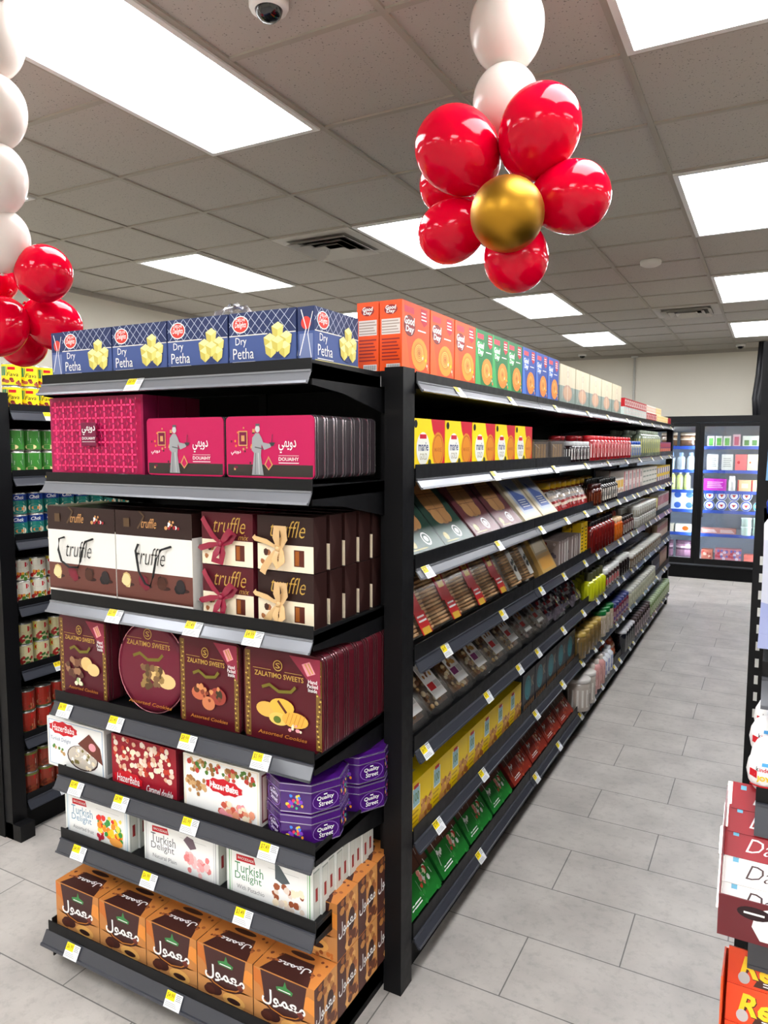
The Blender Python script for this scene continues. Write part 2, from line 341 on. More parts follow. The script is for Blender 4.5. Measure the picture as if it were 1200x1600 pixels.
# -- end cap facing the camera
EX0, EX1, EY = -2.012, -1.009, 1.505
EZ = [1.906, 1.606, 1.233, .903, .654, .438]
EC = thing('endcap_shelving', ((EX0+EX1)/2, EY, 0)); tag(EC, 'black end cap shelf unit facing the camera, stocked with sweet boxes', 'shelf unit')
ew = EX1-EX0
tg = {0: [-.09], 1: [], 2: [-.2, .11, .32], 3: [-.44, -.21, .08, .34], 4: [-.4, -.2, .08, .36], 5: [-.4, -.09, .27]}
for k, z in enumerate(EZ): shelf(EC, ew, .42, z, tg[k], lip=.03 if k < 2 else .036, ch=.03 if k < 3 else .036, cm=CHAN_LIT if k < 3 else None, deck=.004 if k == 0 else None)
m = MB(); m.box(-ew/2, ew/2, -.0, .42, .07, .115, BLACK); m.box(-ew/2, ew/2, -.063, -.06, .06, .15, BLACK); m.box(-ew/2, ew/2, -.06, 0, .07, .1, BLACK)
m.box(ew/2-.004, ew/2, -.05, .42, .02, .15, BLACK); m.box(-ew/2, -ew/2+.004, -.05, .42, .02, .15, BLACK)
bd = m.build('base_deck', EC)
c = MB(); c.prism([(-.064, .116), (-.061, .116), (-.078, .08), (-.084, .08)], -ew/2-.01, ew/2+.01, CHAN, 'x'); c.prism([(-.089, .076), (-.079, .074), (-.079, .084), (-.087, .084)], -ew/2-.01, ew/2+.01, CHAN, 'x'); c.build('price_channel', bd)
for q, tx in enumerate((-.37, .06, .42)):
    o, new = tagmesh(q); o = o.copy(); C.objects.link(o); o.parent = bd; o.location = (tx, -.079, .097); o.rotation_euler = (-.5, 0, 0)
m = MB(); m.box(-ew/2+.03, ew/2, -.01, .42, 0, .07, BLACK2); m.build('kick_plate', EC)
m = MB(); m.box(-ew/2, ew/2+.011, .42, .43, .1, 1.855, BLACK2); holes(m, -ew/2+.04, ew/2-.03, .2, 1.84, .42); m.build('back_panel', EC)
for s in (-1, 1):
    m = MB(); post(m, s*(ew/2-.0)-(0 if s < 0 else .002), .405, 1.855, .022, .05); m.build('upright', EC)
# -- island run along the aisle
RX = -.936; RW = 6.2; RY0 = 1.937; NB = 5; BW = RW/NB
RZ = [1.908, 1.635, 1.363, 1.085, .798, .503, .187]; RB = [1.851, 1.582, 1.297, 1.001, .716, .425, .123]
RUN = thing('island_shelving', (RX, RY0, 0), pi/2); tag(RUN, 'long black island shelf unit running down the tiled aisle to the cooler', 'shelf unit')
rt_ = random.Random(3)
TY = {0: [2.24, 2.78], 1: [2.6], 2: [2.0, 2.66], 3: [2.15, 2.72], 4: [2.0, 2.56, 2.95], 5: [2.1, 2.52], 6: [2.5]}
for k, z in enumerate(RZ):
    for b_ in range(NB):
        if b_ == 0: tgs = [v-RY0-BW/2 for v in TY[k]]
        else: tgs = [(-.5+.2*q)*BW*.9+rt_.uniform(-.03, .03) for q in ((1, 4) if k < 2 else (0, 2, 4) if b_ == 1 else (0, 1, 3, 4))]
        lp = .03 if k == 0 else .045 if k < 3 else .05
        sh = shelf(RUN, BW-.006, .54, z, tgs, lip=lp, ch=max(.026, z-RB[k]-lp-.003) if k else .026, cm=CHAN_LIT if k < 3 else None, deck=.003 if k == 0 else None)
        for q in kids(sh): pass
        sh.location.x = BW*(b_+.5)
m = MB(); m.box(0, RW, .55, .575, .05, 1.9, BLACK2)
for b_ in range(NB+1): m.box(BW*b_-.02, BW*b_+.02, .53, .56, 0, 1.9, BLACK)
m.build('back_panel', RUN)
m = MB(); m.box(0, RW, .03, .55, 0, .12, BLACK2); m.build('kick_plate', RUN)
def endframe(ex):
    m = MB(); m.box(ex, ex+.075, 0, .06, 0, 1.915, BLACK); m.box(ex, ex+.075, .06, 1.14, 1.86, 1.905, BLACK)
    m.box(ex+.01, ex+.07, .0595, .0645, 1.82, 1.824, M((120, 120, 120), .4)); m.box(ex-.001, ex, .072, .08, 1.86, 1.89, M((200, 200, 200), .4)); m.build('end_frame', RUN)
endframe(-.078); endframe(RW+.003)
m = MB(); m.box(RW+.08, RW+.35, .1, .9, 0, .25, M((150, 146, 140), .5)); m.build('end_base', RUN)
# far half of the island (unseen side) closes the unit
m = MB(); m.box(0, RW, .575, 1.13, .05, .12, BLACK2); m.box(0, RW, .575, 1.13, 1.86, 1.9, BLACK)
m.build('top_deck', RUN)
# -- left gondola
LG = thing('side_shelving', (-2.80, 1.93, 0), pi/2); tag(LG, 'black shelf unit of canned food at the left edge', 'shelf unit')
LZ = [1.86, 1.585, 1.315, 1.03, .75, .45, .175]
for k, z in enumerate(LZ): shelf(LG, 2.4, .4, z, [-1.02, -.8, -.3, .3], lip=.03, ch=.034, jut=.02).location.x = 1.2
m = MB(); m.box(0, 2.4, .4, .42, .05, 1.9, BLACK2); m.build('back_panel', LG)
m = MB(); m.box(-.0, 2.4, .02, .4, 0, .12, BLACK2); m.build('kick_plate', LG)
m = MB(); m.box(-.07, -.002, -.0, .05, 0, 1.905, BLACK); m.box(-.075, -.01, .05, .9, .0, 1.9, BLACK2); m.box(-.07, -.002, -.05, .4, 0, .07, BLACK); m.build('end_frame', LG)
# -- right gondola and its end cap
RG = thing('aisle_end_shelving', (.5, 1.47, 0)); tag(RG, 'black shelf unit cut by the right edge, holding chocolate displays', 'shelf unit')
for k, (z, tt) in enumerate(((1.30, []), (1.06, []), (.80, []), (.57, []), (.18, []))): shelf(RG, 1.0, .4, z, tt, lip=.03, ch=.05, jut=.02)
m = MB(); m.box(-.45, .5, .4, .42, 0, 1.9, BLACK2); m.build('back_panel', RG)
m = MB(); m.box(-.53, -.475, .385, .46, 0, 1.925, BLACK); m.build('upright', RG)
m = MB(); m.box(-.465, -.44, .385, .40, 0, 1.9, BLACK); z = 1.06
while z < 1.46: m.box(-.516, -.508, .383, .385, z, z+.02, M((196, 196, 192), .5)); z += .04  # pale blocks stand in for light seen through the post slots
m.build('slotted_strip', RG)
m = MB(); m.box(-.53, .5, .46, 7.2, 0, .1, BLACK2); m.box(-.47, .5, .46, 7.2, 1.86, 1.9, BLACK); m.box(0, .02, .46, 7.2, .1, 1.86, BLACK2)
for z in (.5, .8, 1.1, 1.4, 1.63): m.box(-.5, 0, .46, 7.2, z, z+.03, BLACK)
m.build('rear_shelves', RG)
# ------------------------------------------------------------------ reach-in cooler
CY = 9.95
CO = thing('glass_door_cooler', (-.82, CY, 0)); tag(CO, 'black upright cooler with glass doors and lit shelves at the back wall', 'cooler')
m = MB(); m.box(-1.7, 1.6, 0, .9, 0, .16, BLACK); m.box(-1.7, 1.6, -.02, .9, 1.98, 2.06, BLACK); m.box(-1.7, -1.66, 0, .9, .16, 1.98, BLACK); m.box(1.56, 1.6, 0, .9, .16, 1.98, BLACK)
m.box(-1.7, 1.6, .82, .9, .16, 1.98, BLACK); m.box(-1.66, 1.56, .8, .82, .16, 1.98, M((170, 178, 190), .6)); m.box(-1.66, 1.56, .02, .8, .16, .2, (120, 124, 130)); m.build('cabinet', CO)
m = MB(); m.box(-1.7, 1.6, -.012, 0, .0, .15, BLACK2); m.build('kick_plate', CO)
for k, dx in enumerate((-1.6, -.8, 0, .8)):
    m = MB(); m.box(dx+.0, dx+.05, -.035, .0, .19, 1.97, BLACK); m.box(dx+.745, dx+.799, -.035, .0, .19, 1.97, BLACK); m.box(dx+.05, dx+.745, -.035, 0, .19, .26, BLACK); m.box(dx+.05, dx+.745, -.035, 0, 1.93, 1.97, BLACK)
    D = m.build('door', CO)
    m = MB(); m.box(dx+.05, dx+.745, -.02, -.014, .26, 1.93, M((235, 245, 250), .02, alpha=.12)); m.build('glass_pane', D)
    m = MB(); m.tube([(dx+.06, -.04, .8), (dx+.06, -.075, .83), (dx+.06, -.075, 1.3), (dx+.06, -.04, 1.33)], .01, M((60, 60, 62), .3)); m.build('handle', D)
CS = [1.68, 1.38, 1.12, .87, .57, .24]
for z in CS:
    m = MB(); m.box(-1.66, 1.56, .1, .78, z-.02, z, (205, 210, 215)); m.box(-1.66, 1.56, .085, .1, z-.035, z+.005, M((50, 80, 170), .3, coat=.4)); m.build('shelf', CO)
for dx in (-.845, -.045, .755):
    m = MB(); m.box(dx, dx+.025, .004, .016, .25, 1.92, M((225, 240, 255), .5, emit=34)); m.build('lamp', CO)
# ------------------------------------------------------------------ end cap goods
lat = [('l', [(x*.125-.1, .56), (x*.125+.15, 1)], .01, (190, 198, 220)) for x in range(8)] + [('l', [(x*.125+.15, .56), (x*.125-.1, 1)], .01, (190, 198, 220)) for x in range(8)]
lat = [('l', [(max(0, a[1][0][0]), .56+(.44*(max(0, a[1][0][0])-a[1][0][0])/(a[1][1][0]-a[1][0][0]))), (min(1, a[1][1][0]), 1-.44*(a[1][1][0]-min(1, a[1][1][0]))/(a[1][1][0]-a[1][0][0]))], .01, a[3]) for a in lat[:8] if a[1][0][0] < .99] + \
      [('l', [(min(1, a[1][0][0]), .56+.44*(a[1][0][0]-min(1, a[1][0][0]))/(a[1][0][0]-a[1][1][0])), (max(0, a[1][1][0]), 1-.44*(max(0, a[1][1][0])-a[1][1][0])/(a[1][0][0]-a[1][1][0]))], .01, a[3]) for a in lat[8:]]
cube = lambda x, y, s_, c1, c2: [('p', [(x-s_, y+s_*.5), (x, y-s_*.3), (x+s_, y+s_*.5), (x+.1*s_, y+s_*1.4)], c1), ('p', [(x-s_, y+s_*.5), (x, y-s_*.3), (x, y-s_*2.2), (x-s_*.85, y-s_*1.2)], c2), ('p', [(x+s_, y+s_*.5), (x, y-s_*.3), (x, y-s_*2.2), (x+s_*.85, y-s_*1.2)], 'py')]
cubes = []
for x, y in ((.62, .44), (.86, .46), (.74, .64), (.64, .28), (.84, .27), (.74, .38)): cubes += cube(x, y, .088, (240, 232, 160), (206, 190, 90))
PF = [('r', 0, .55, 1, 1, 'db')]+lat+[('r', 0, .545, 1, .565, 'wh2'), ('e', .18, .77, .13, .17, 'w'), ('e', .18, .77, .115, .15, (214, 60, 48)),
      ('t', 'Delights', .09, .68, .27, .82, 'w', .3), ('t', 'DELHI', .11, .83, .25, .89, 'w'), ('t', 'Dry', .1, .33, .27, .52, 'w', 0, 0), ('t', 'Petha', .06, .1, .38, .31, 'w', 0, 0),
      ('r', .05, .035, .4, .05, 'w'), ('r', 0, 0, 1, .02, (190, 180, 120)), ('e', .74, .36, .2, .3, (48, 62, 110))]+cubes
PS = [('r', 0, .55, 1, 1, 'db'), ('r', .1, .05, .9, .5, (110, 124, 168)), ('e', .5, .7, .3, .12, (214, 60, 48)), ('l', [(.1, .1), (.5, .6), (.2, .95)], .02, 'w'), ('l', [(.8, .05), (.6, .5), (.9, .9)], .015, 'w')]
b1 = pack('sweet_box', .214, .05, .133, 'pb', F=PF, R=PS, L=PS)
ZT = 1.902
for k, x in enumerate((-1.835, -1.616, -1.397, -1.177)):
    put(b1, (x, 1.525, ZT+.001), 'blue box of pale yellow sweets on the end cap top, %s from the left' % ORD[k], 'box', 'blue sweet boxes on the end cap top')
put(b1, (-1.016, 1.635, ZT+.001), 'blue sweet box turned sideways at the right end of the end cap top', 'box', 'blue sweet boxes on the end cap top', pi/2)
put(b1, (-1.995, 1.635, ZT+.001), 'blue sweet box turned sideways at the left end of the end cap top', 'box', 'blue sweet boxes on the end cap top', -pi/2)
for k, x in enumerate((-1.83, -1.61, -1.39)):
    put(b1, (x, 1.585, ZT+.001), 'blue sweet box in the second row, behind the %s front box' % ORD[k], 'box', 'blue sweet boxes on the end cap top')
m = MB(); rc = random.Random(5); vs = [(-.06+.12*i/7+rc.uniform(-.01, .01), -.04+.08*j/5+rc.uniform(-.01, .01), .0+ (.02+rc.random()*.025)*(0 < i < 7)*(0 < j < 5)) for i in range(8) for j in range(6)]
m.add(vs, [(i*6+j, i*6+j+1, (i+1)*6+j+1, (i+1)*6+j) for i in range(7) for j in range(5)], M((235, 238, 240), .15, alpha=.6))
tag(m.build('plastic_wrap'), 'crumpled clear plastic wrap lying on top of the blue sweet boxes', 'plastic wrap').location = (-1.33, 1.60, ZT+.136)
# big pink box
pat = []
for i in range(10):
    for j in range(6):
        cx, cy = .02+(i+.5)*.096, .02+(j+.5)*.155
        for a in range(4):
            q = a*pi/2; pat.append(('e', cx+.026*cos(q), cy+.042*sin(q), .021 if a % 2 == 0 else .009, .012 if a % 2 == 0 else .034, (236, 50, 110)))
        pat.append(('o', cx, cy, .05, .082, .16, (150, 16, 74))); pat.append(('p', [(cx+.048, cy+.05), (cx+.048, cy+.105), (cx+.056, cy+.078)], (236, 50, 110)))
pf = [('r', 0, 0, 1, 1, (150, 20, 74)), ('r', .02, .01, .98, .95, 'mag')]+pat+[('r', .41, .36, .57, .66, 'plum'), ('t', DOU, .42, .5, .56, .62, 'w'), ('t', 'DOUAIHY', .42, .44, .56, .475, 'w'), ('r', .42, .41, .56, .415, 'w')]
b = pack('gift_box', .405, .055, .232, (120, 20, 60), F=pf)
Z2 = 1.575
for k in range(4):
    put(b, (-1.815, 1.53+k*.06, Z2+.03), ['large pink patterned gift box at the left of the second end cap shelf', 'large gift box right behind the pink patterned one', 'third large pink gift box back from the shelf front', 'rearmost of the large pink gift boxes'][k], 'box', 'large pink gift boxes')
# pink tins
gf = (150, 152, 154)
TF = [('r', 0, 0, 1, 1, 'mag'), ('r', 0, 0, 1, .2, (52, 44, 40))]
rq = random.Random(4)
for k in range(22):
    x, y, s_ = rq.uniform(.03, .33), rq.uniform(.04, .9), rq.uniform(.012, .03)
    TF += [('r', x, y, x+s_*1.1, y+s_*2.2, ['plum', 'tan', (60, 40, 40), 'or2'][k % 4])]
TF += [('r', .14, .52, .25, .78, 'tan'), ('r', .15, .54, .24, .76, 'plum'), ('r', .175, .6, .215, .7, 'tan'), ('p', [(.45, .2), (.5, .1), (.55, .2), (.5, .35)], 'tan'), ('p', [(.465, .2), (.5, .13), (.535, .2), (.5, .31)], 'mag'),
       ('p', [(.3, .02), (.44, .02), (.41, .35), (.42, .55), (.45, .45), (.53, .5), (.53, .55), (.44, .58), (.42, .66), (.39, .74), (.35, .74), (.31, .66), (.3, .45), (.33, .4)], gf),
       ('e', .373, .81, .028, .06, (190, 190, 190)), ('r', .35, .86, .4, .9, (90, 90, 92)), ('l', [(.34, .03), (.35, .4)], .012, (90, 90, 92)), ('l', [(.39, .03), (.38, .4)], .01, (210, 210, 210)), ('l', [(.34, .5), (.44, .47)], .02, (90, 90, 92)),
       ('p', [(.51, .58), (.58, .58), (.56, .52), (.53, .52)], (60, 60, 64)), ('l', [(.54, .58), (.55, .72)], .012, (60, 60, 64)),
       ('t', DOU, .62, .4, .82, .62, 'w'), ('t', 'DOUAIHY', .62, .27, .85, .33, 'w'), ('r', .62, .355, .85, .36, 'w'), ('x', .62, .22, .85, .25, 1, 'w'), ('t', DOU, .05, .36, .17, .44, 'w')]
def rrect(w, h, r, n=5, z=0):
    p = []
    for cx, cy, a0 in ((w/2-r, r, -pi/2), (w/2-r, h-r, 0), (-w/2+r, h-r, pi/2), (-w/2+r, r, pi)):
        p += [(cx+r*cos(a0+pi/2*i/n), z+cy+r*sin(a0+pi/2*i/n)) for i in range(n+1)]
    return p
def tin(name, w, h, d, r, col, ops, rim=(150, 110, 112), side=None):
    m = MB(); m.prism(rrect(w, h, r), .004, d-.002, side or col, 'y', True); m.prism(rrect(w-.001, h-.001, r-.001, z=.0005), 0, .006 if side is None else .018, col, 'y')
    b = (-w/2+.005, w/2-.005, 0, d, .005, h-.005); m.face('F', b, ops); t = m.build(name)
    m = MB()
    for y0 in (.003, d*.3, d-.003):
        o = rrect(w+.003, h+.003, r, z=-.0015); i_ = rrect(w-.001, h-.001, r, z=.0005); n = len(o)
        m.add([(a, y0-.0015, b2) for a, b2 in o]+[(a, y0+.0015, b2) for a, b2 in o], [(q, (q+1) % n, n+(q+1) % n, n+q) for q in range(n)], M(rim, .2, metal=.8), True)
    m.build('rim', t)
    return t
t = tin('sweet_tin', .286, .163, .046, .014, 'mag', TF, (200, 190, 195), (50, 42, 46))
for k in range(7):
    put(t, (-1.163, 1.53+k*.045, Z2+.03), ['pink tin with grey figure print at the right end of the second shelf', *['pink tin standing upright behind the right front tin, %s in the stack' % ORD[q] for q in range(1, 7)]][k], 'tin', 'pink sweet tins')
for k in range(3):
    put(t, (-1.457, 1.53+k*.045, Z2+.03), ['pink tin with grey figure print between the patterned box and the right tin', 'pink tin directly behind the middle pink tin', 'rearmost pink tin behind the middle pink tin'][k], 'tin', 'pink sweet tins')
# truffle bags
Z3 = 1.207
trf = lambda y0, cols: sum([[('e', .14+.24*k+.03, y0-.045, .07, .02, (50, 24, 20)), ('s', .1+.24*k, y0-.04, .16+.24*k, y0+.04, 12, .05, cols[k], k), ('e', .13+.24*k, y0, .055, .065, cols[k][0])] for k in range(4)], [])
BF = [('r', 0, .74, 1, 1, 'choc'), ('r', 0, .08, 1, .37, (100, 56, 48)), ('r', 0, .075, 1, .1, (84, 44, 36))]+trf(.27, [[(226, 204, 150), (200, 170, 110)], [(120, 30, 48), (90, 20, 36)], [(70, 38, 28), (44, 22, 18)], [(38, 32, 34), (24, 22, 24)]]) + \
     [('t', 'truffle', .28, .45, .66, .63, 'k', .35, -.012), ('t', 'truffle', .36, .83, .56, .93, 'tan', .35, 0), ('r', .12, .83, .2, .92, (84, 62, 40)), ('s', .68, .84, .86, .93, 12, .02, ['w', 'tan', (150, 30, 40)], 3), ('x', .1, .02, .9, .05, 1, 'tan'),
      ('l', [(.34, 1), (.4, .95), (.35, .87), (.31, .82)], .02, (86, 64, 44))]
h3 = .287
m = MB(); b = (-.152, .152, 0, .1, 0, h3); m.box(*b, (226, 224, 218)); m.face('F', b, BF); m.face('R', b, [('r', 0, .76, 1, 1, 'choc')]+[('r', .75, .2+.02*q, .95, .21+.02*q, 'k') for q in range(8)]); m.face('T', b, [('r', 0, 0, 1, 1, 'choc')])
bag = m.build('gift_bag')
m = MB(); m.tube([(-.07, -.004, .19), (-.085, -.012, .185), (-.088, -.014, .15), (-.075, -.014, .115), (-.04, -.014, .098), (-.0, -.014, .1), (.012, -.014, .12), (.02, -.014, .15), (.035, -.012, .183), (.06, -.004, .192)], .0032, M((24, 24, 26), .6)); hb = m.build('rope_handle', bag)
m = MB(); m.tube([(-.055, -.004, .19), (-.058, -.012, .17), (-.045, -.014, .11), (-.02, -.014, .075), (.0, -.014, .07), (.012, -.014, .1), (.025, -.014, .15), (.045, -.012, .18), (.075, -.004, .19)], .0032, M((24, 24, 26), .6))
put(bag, (-1.892, 1.525, Z3+.004), 'white and brown chocolate gift bag with wide looped black handle, far left', 'gift bag', 'white chocolate gift bags')
bag2 = bag.copy(); C.objects.link(bag2); tag(bag2, 'white and brown chocolate gift bag with narrow black handle, beside the red ribbon boxes', 'gift bag', 'white chocolate gift bags'); bag2.location = (-1.584, 1.525, Z3+.004)
m.build('rope_handle', bag2)
for k, x in enumerate((-1.892, -1.584)):
    put(bag, (x, 1.64, Z3+.004), ['white chocolate gift bag hidden behind the far left one', 'white chocolate gift bag hidden behind the narrow handled one'][k], 'gift bag', 'white chocolate gift bags')
# ribboned truffle boxes
def bow(col, v):
    m = MB(); c = M(col, .3, coat=.3)
    def strip(pts, w, c=c):
        vs = []
        n = len(pts)
        for i, p in enumerate(pts):
            p = Vector(p); d = (Vector(pts[min(i+1, n-1)])-Vector(pts[max(i-1, 0)])); d.y = 0; d.normalize(); q = Vector((-d.z, 0, d.x))*w/2*(.45 if i in (0,) else 1)
            vs += [p+q, p-q]
        m.add(vs, [(2*i, 2*i+1, 2*i+3, 2*i+2) for i in range(n-1)], c, True)
        m.add([v_+Vector((0, .0012, 0)) for v_ in vs], [(2*i, 2*i+1, 2*i+3, 2*i+2) for i in range(n-1)], c, True)
    k = (-.012, -.014, .062)
    m.lathe([(.002, -.008), (.008, -.006), (.009, 0), (.008, .006), (.002, .008)], c, 10, *k)
    if v == 0:
        strip([k, (-.04, -.016, .085), (-.065, -.012, .112), (-.083, -.006, .13)], .016)
        strip([k, (.012, -.022, .082), (.035, -.03, .1), (.042, -.02, .093), (.022, -.012, .072), k], .02)
        strip([k, (-.05, -.016, .055), (-.087, -.012, .045), (-.09, -.01, .04)], .017)
        strip([k, (-.02, -.024, .035), (-.025, -.028, .018), (-.004, -.022, .012), (-.002, -.018, .035), k], .021)
    else:
        strip([k, (-.05, -.016, .078), (-.09, -.012, .084), (-.096, -.01, .09)], .013)
        strip([k, (-.01, -.026, .09), (-.005, -.03, .117), (.012, -.026, .118), (.01, -.018, .09), k], .022)
        strip([k, (-.035, -.02, .032), (-.06, -.014, .004), (-.066, -.012, -.008)], .02)
        strip([k, (-.016, -.026, .035), (-.004, -.03, .018), (.008, -.026, .03), (.0, -.018, .05), k], .02)
    return m
def tbox(top, extra):
    ops = [('r', 0, 0, 1, .48, 'cr'), ('r', 0, .48, 1, 1, top), ('t', 'truffle', .24, .62, .86, .92, 'gold', .35, -.01), ('r', .66, .1, .84, .4, (84, 34, 24)), ('r', .68, .12, .75, .38, (150, 84, 30)),
           ('s', .08, .08, .4, .36, 9, .07, [(160, 100, 60), (240, 228, 200), (70, 40, 30)], 2)]+extra
    return pack('chocolate_box', .18, .062, .146, top, F=ops, R=[('p', [(0, 1), (.5, .5), (0, .0)], tuple(min(255, v+12) for v in P[top]))])
mixb = tbox('mar', [('t', 'mix', .72, .5, .92, .6, 'gold', .4, -.01)]); bow((140, 18, 52), 0).build('ribbon_bow', mixb)
drk = tbox('choc', []); bow((214, 176, 124), 1).build('ribbon_bow', drk)
for z, n in ((0, 'lower'), (.149, 'upper')):
    for k in range(3): put(mixb, (-1.318, 1.54+k*.078, Z3+.004+z), ['maroon chocolate box with dark red ribbon, %s one at the front', 'maroon chocolate box in the second row back, %s one', 'maroon chocolate box in the third row back, %s one'][k] % n, 'box', 'maroon ribboned chocolate boxes')
    for k in range(5): put(drk, (-1.122, 1.54+k*.078, Z3+.004+z), 'dark brown chocolate box with beige ribbon, %s tier, %s back from the front' % (n, ORD[k]), 'box', 'brown ribboned chocolate boxes')
# maroon tins
Z4 = .878
def orn(x0, x1):
    r_ = random.Random(int(x0*100)); return [('r', x0, .02, x1, .98, (120, 90, 40))]+[('e', r_.uniform(x0+.01, x1-.01), .04+.92*q/34, .012, .008, (214, 182, 92) if q % 2 else (80, 30, 30)) for q in range(34)]
def zops(food, seed, corner=True, bt='Assorted Cookies'):
    o = orn(.0, .07)+orn(.93, 1.0) if corner else []
    o += [('o', .45, .86, .06, .06, .16, 'gold'), ('t', 'S', .42, .83, .48, .89, 'gold'), ('t', 'ZALATIMO SWEETS', .14, .72, .78, .775, 'gold'), ('r', .12, .8, .36, .804, 'gold'), ('r', .54, .8, .76, .804, 'gold'), ('t', 'Assorted Cookies', .18, .08, .82, .12, (190, 120, 50), .2)]
    if corner: o += [('p', [(.6, .995), (.99, .995), (.99, .6)], (140, 40, 62)), ('p', [(.76, .92), (.86, .96), (.93, .84), (.83, .8)], 'pk'), ('l', [(.8, .93), (.87, .82)], .02, 'tan'), ('l', [(.84, .94), (.9, .84)], .015, 'gold'), ('t', 'Hand', .84, .73, .95, .77, 'w'), ('t', 'Packed', .83, .685, .96, .725, 'w'), ('t', 'Inside', .84, .64, .95, .68, 'w')]
    o += [('l', [(.24, .6), (.34, .64), (.46, .58), (.62, .6), (.68, .66)], .035, (110, 100, 30))]+food
    return o
cook = [('e', .3, .36, .14, .085, (222, 170, 80)), ('e', .5, .42, .16, .09, (230, 178, 70)), ('e', .46, .28, .13, .07, (236, 190, 96)), ('e', .67, .3, .17, .085, (226, 170, 70)), ('l', [(.45, .48), (.56, .36)], .03, (90, 40, 30)), ('e', .44, .27, .05, .04, (90, 110, 40)), ('s', .6, .18, .76, .26, 8, .02, ['cr', 'pk'], 3)]+[('l', [(.55+.05*q, .24), (.6+.05*q, .37)], .006, (190, 120, 40)) for q in range(5)]
roll = [('e', .34, .38, .13, .08, (190, 100, 70)), ('e', .66, .38, .14, .1, (150, 60, 50)), ('e', .5, .28, .11, .08, (200, 120, 80)), ('e', .68, .4, .06, .06, (60, 50, 30)), ('e', .3, .42, .05, .04, (90, 50, 30)), ('s', .3, .24, .7, .48, 14, .03, [(210, 140, 90), (130, 60, 40)], 5)]
bari = [('s', .16, .26, .5, .48, 22, .05, [(120, 80, 60), (90, 56, 44), (150, 110, 80)], 6), ('e', .6, .44, .12, .09, (222, 184, 120)), ('e', .74, .38, .13, .08, (226, 190, 130)), ('s', .36, .16, .5, .24, 8, .03, [(150, 180, 120), 'cr'], 3)]
z4 = tin('cookie_tin', .262, .262, .05, .022, 'mar', zops(cook, 1)); z3 = tin('cookie_tin', .226, .262, .05, .02, 'mar', zops(roll, 2)); z1 = tin('cookie_tin', .224, .262, .05, .02, (82, 22, 34), zops(bari, 3))
for k in range(7): put(z4, (-1.131, 1.535+k*.054, Z4+.004), ['maroon cookie tin showing golden cookies at the right end of its shelf', *['maroon tin behind the golden cookie tin, %s in the row' % ORD[q] for q in range(1, 7)]][k], 'tin', 'maroon tins at the right end')
for k in range(2): put(z3, (-1.388, 1.535+k*.054, Z4+.004), ['maroon tin showing brown rolls, between the round tin and golden cookie tin', 'maroon tin behind the one showing brown rolls'][k], 'tin', 'maroon tins with rolls')
for k in range(2): put(z1, (-1.913, 1.535+k*.054, Z4+.004), ['dark maroon tin at the left end beside the round tin', 'dark maroon tin behind the left end one'][k], 'tin', 'maroon tins at the left end')
m = MB(); m.lathe([(.135, .004), (.14, .012), (.14, .05), (.136, .055)], (70, 18, 30), 48, 0, 0, .141, 'y'); m.lathe([(.12, .0), (.134, .001), (.137, .01)], (104, 26, 46), 48, 0, 0, .141, 'y')
m.face('F', (-.14, .14, 0, .05, .001, .281), [o for o in zops(bari, 4, False) if o[0] != 's']+[('s', .36, .28, .68, .5, 26, .04, [(120, 90, 60), (90, 66, 40), (150, 120, 70)], 8)])
rt2 = m.build('round_cookie_tin'); m = MB(); a = [2*pi*i/48 for i in range(49)]; m.tube([(.14*cos(q), .006, .141+.14*sin(q)) for q in a], .0025, M((190, 120, 130), .2, metal=.7), 6); m.build('rim', rt2)
put(rt2, (-1.636, 1.545, Z4), 'round maroon cookie tin standing on edge on the fourth shelf', 'tin', None, tilt=-.05)
m2 = rt2; put(rt2, (-1.63, 1.62, Z4), 'round maroon tin standing behind the front round tin', 'tin', 'round maroon tins', tilt=-.05)
# turkish delight boxes with red badge
Z5 = .622
badge = lambda x0, y0, x1, y1, c='r': [('p', [(x0+(x1-x0)*(.5+.5*cos(q*pi/10)*(1 if q % 2 else .92)), y0+(y1-y0)*(.5+.5*sin(q*pi/10)*(1 if q % 2 else .8))) for q in range(20)], c), ('t', 'HazerBaba', x0+(x1-x0)*.12, y0+(y1-y0)*.28, x1-(x1-x0)*.12, y0+(y1-y0)*.72, 'w', .1)]
h1 = pack('turkish_delight_box', .272, .046, .166, (224, 224, 222), F=[('r', .03, .05, .97, .96, (120, 160, 200)), ('r', .04, .06, .96, .95, 'w')]+badge(.03, .66, .55, .96)+[('t', 'Turkish Delight', .06, .52, .42, .62, (70, 110, 150), .2, 0), ('s', .1, .3, .3, .45, 10, .04, [(70, 130, 50), (190, 150, 100)], 1),
     ('e', .62, .32, .27, .25, (60, 40, 40)), ('e', .62, .33, .25, .23, (200, 190, 176)), ('s', .42, .14, .82, .5, 40, .045, ['w', 'cr', (200, 190, 180), (120, 110, 60)], 2), ('p', [(.55, .6), (.75, .85), (.93, .62), (.97, .3), (.8, .42)], (104, 52, 40)), ('e', .8, .6, .06, .08, 'pk')], R=[('r', .2, .1, .8, .9, (150, 150, 150))], T=[('x', .05, .1, .95, .9, 2, (190, 190, 188))])
h2 = pack('turkish_delight_box', .272, .046, .166, (110, 16, 34), F=[('r', 0, 0, 1, 1, (150, 24, 40)), ('s', .05, .35, .95, .95, 110, .055, ['cr', (226, 200, 180), (214, 170, 140), (190, 60, 40), (230, 214, 200)], 9)]+badge(.03, .02, .5, .36)+[('t', 'Caramel double', .55, .06, .95, .2, 'w', .4)], R=[('r', .2, .1, .8, .9, (80, 14, 26))])
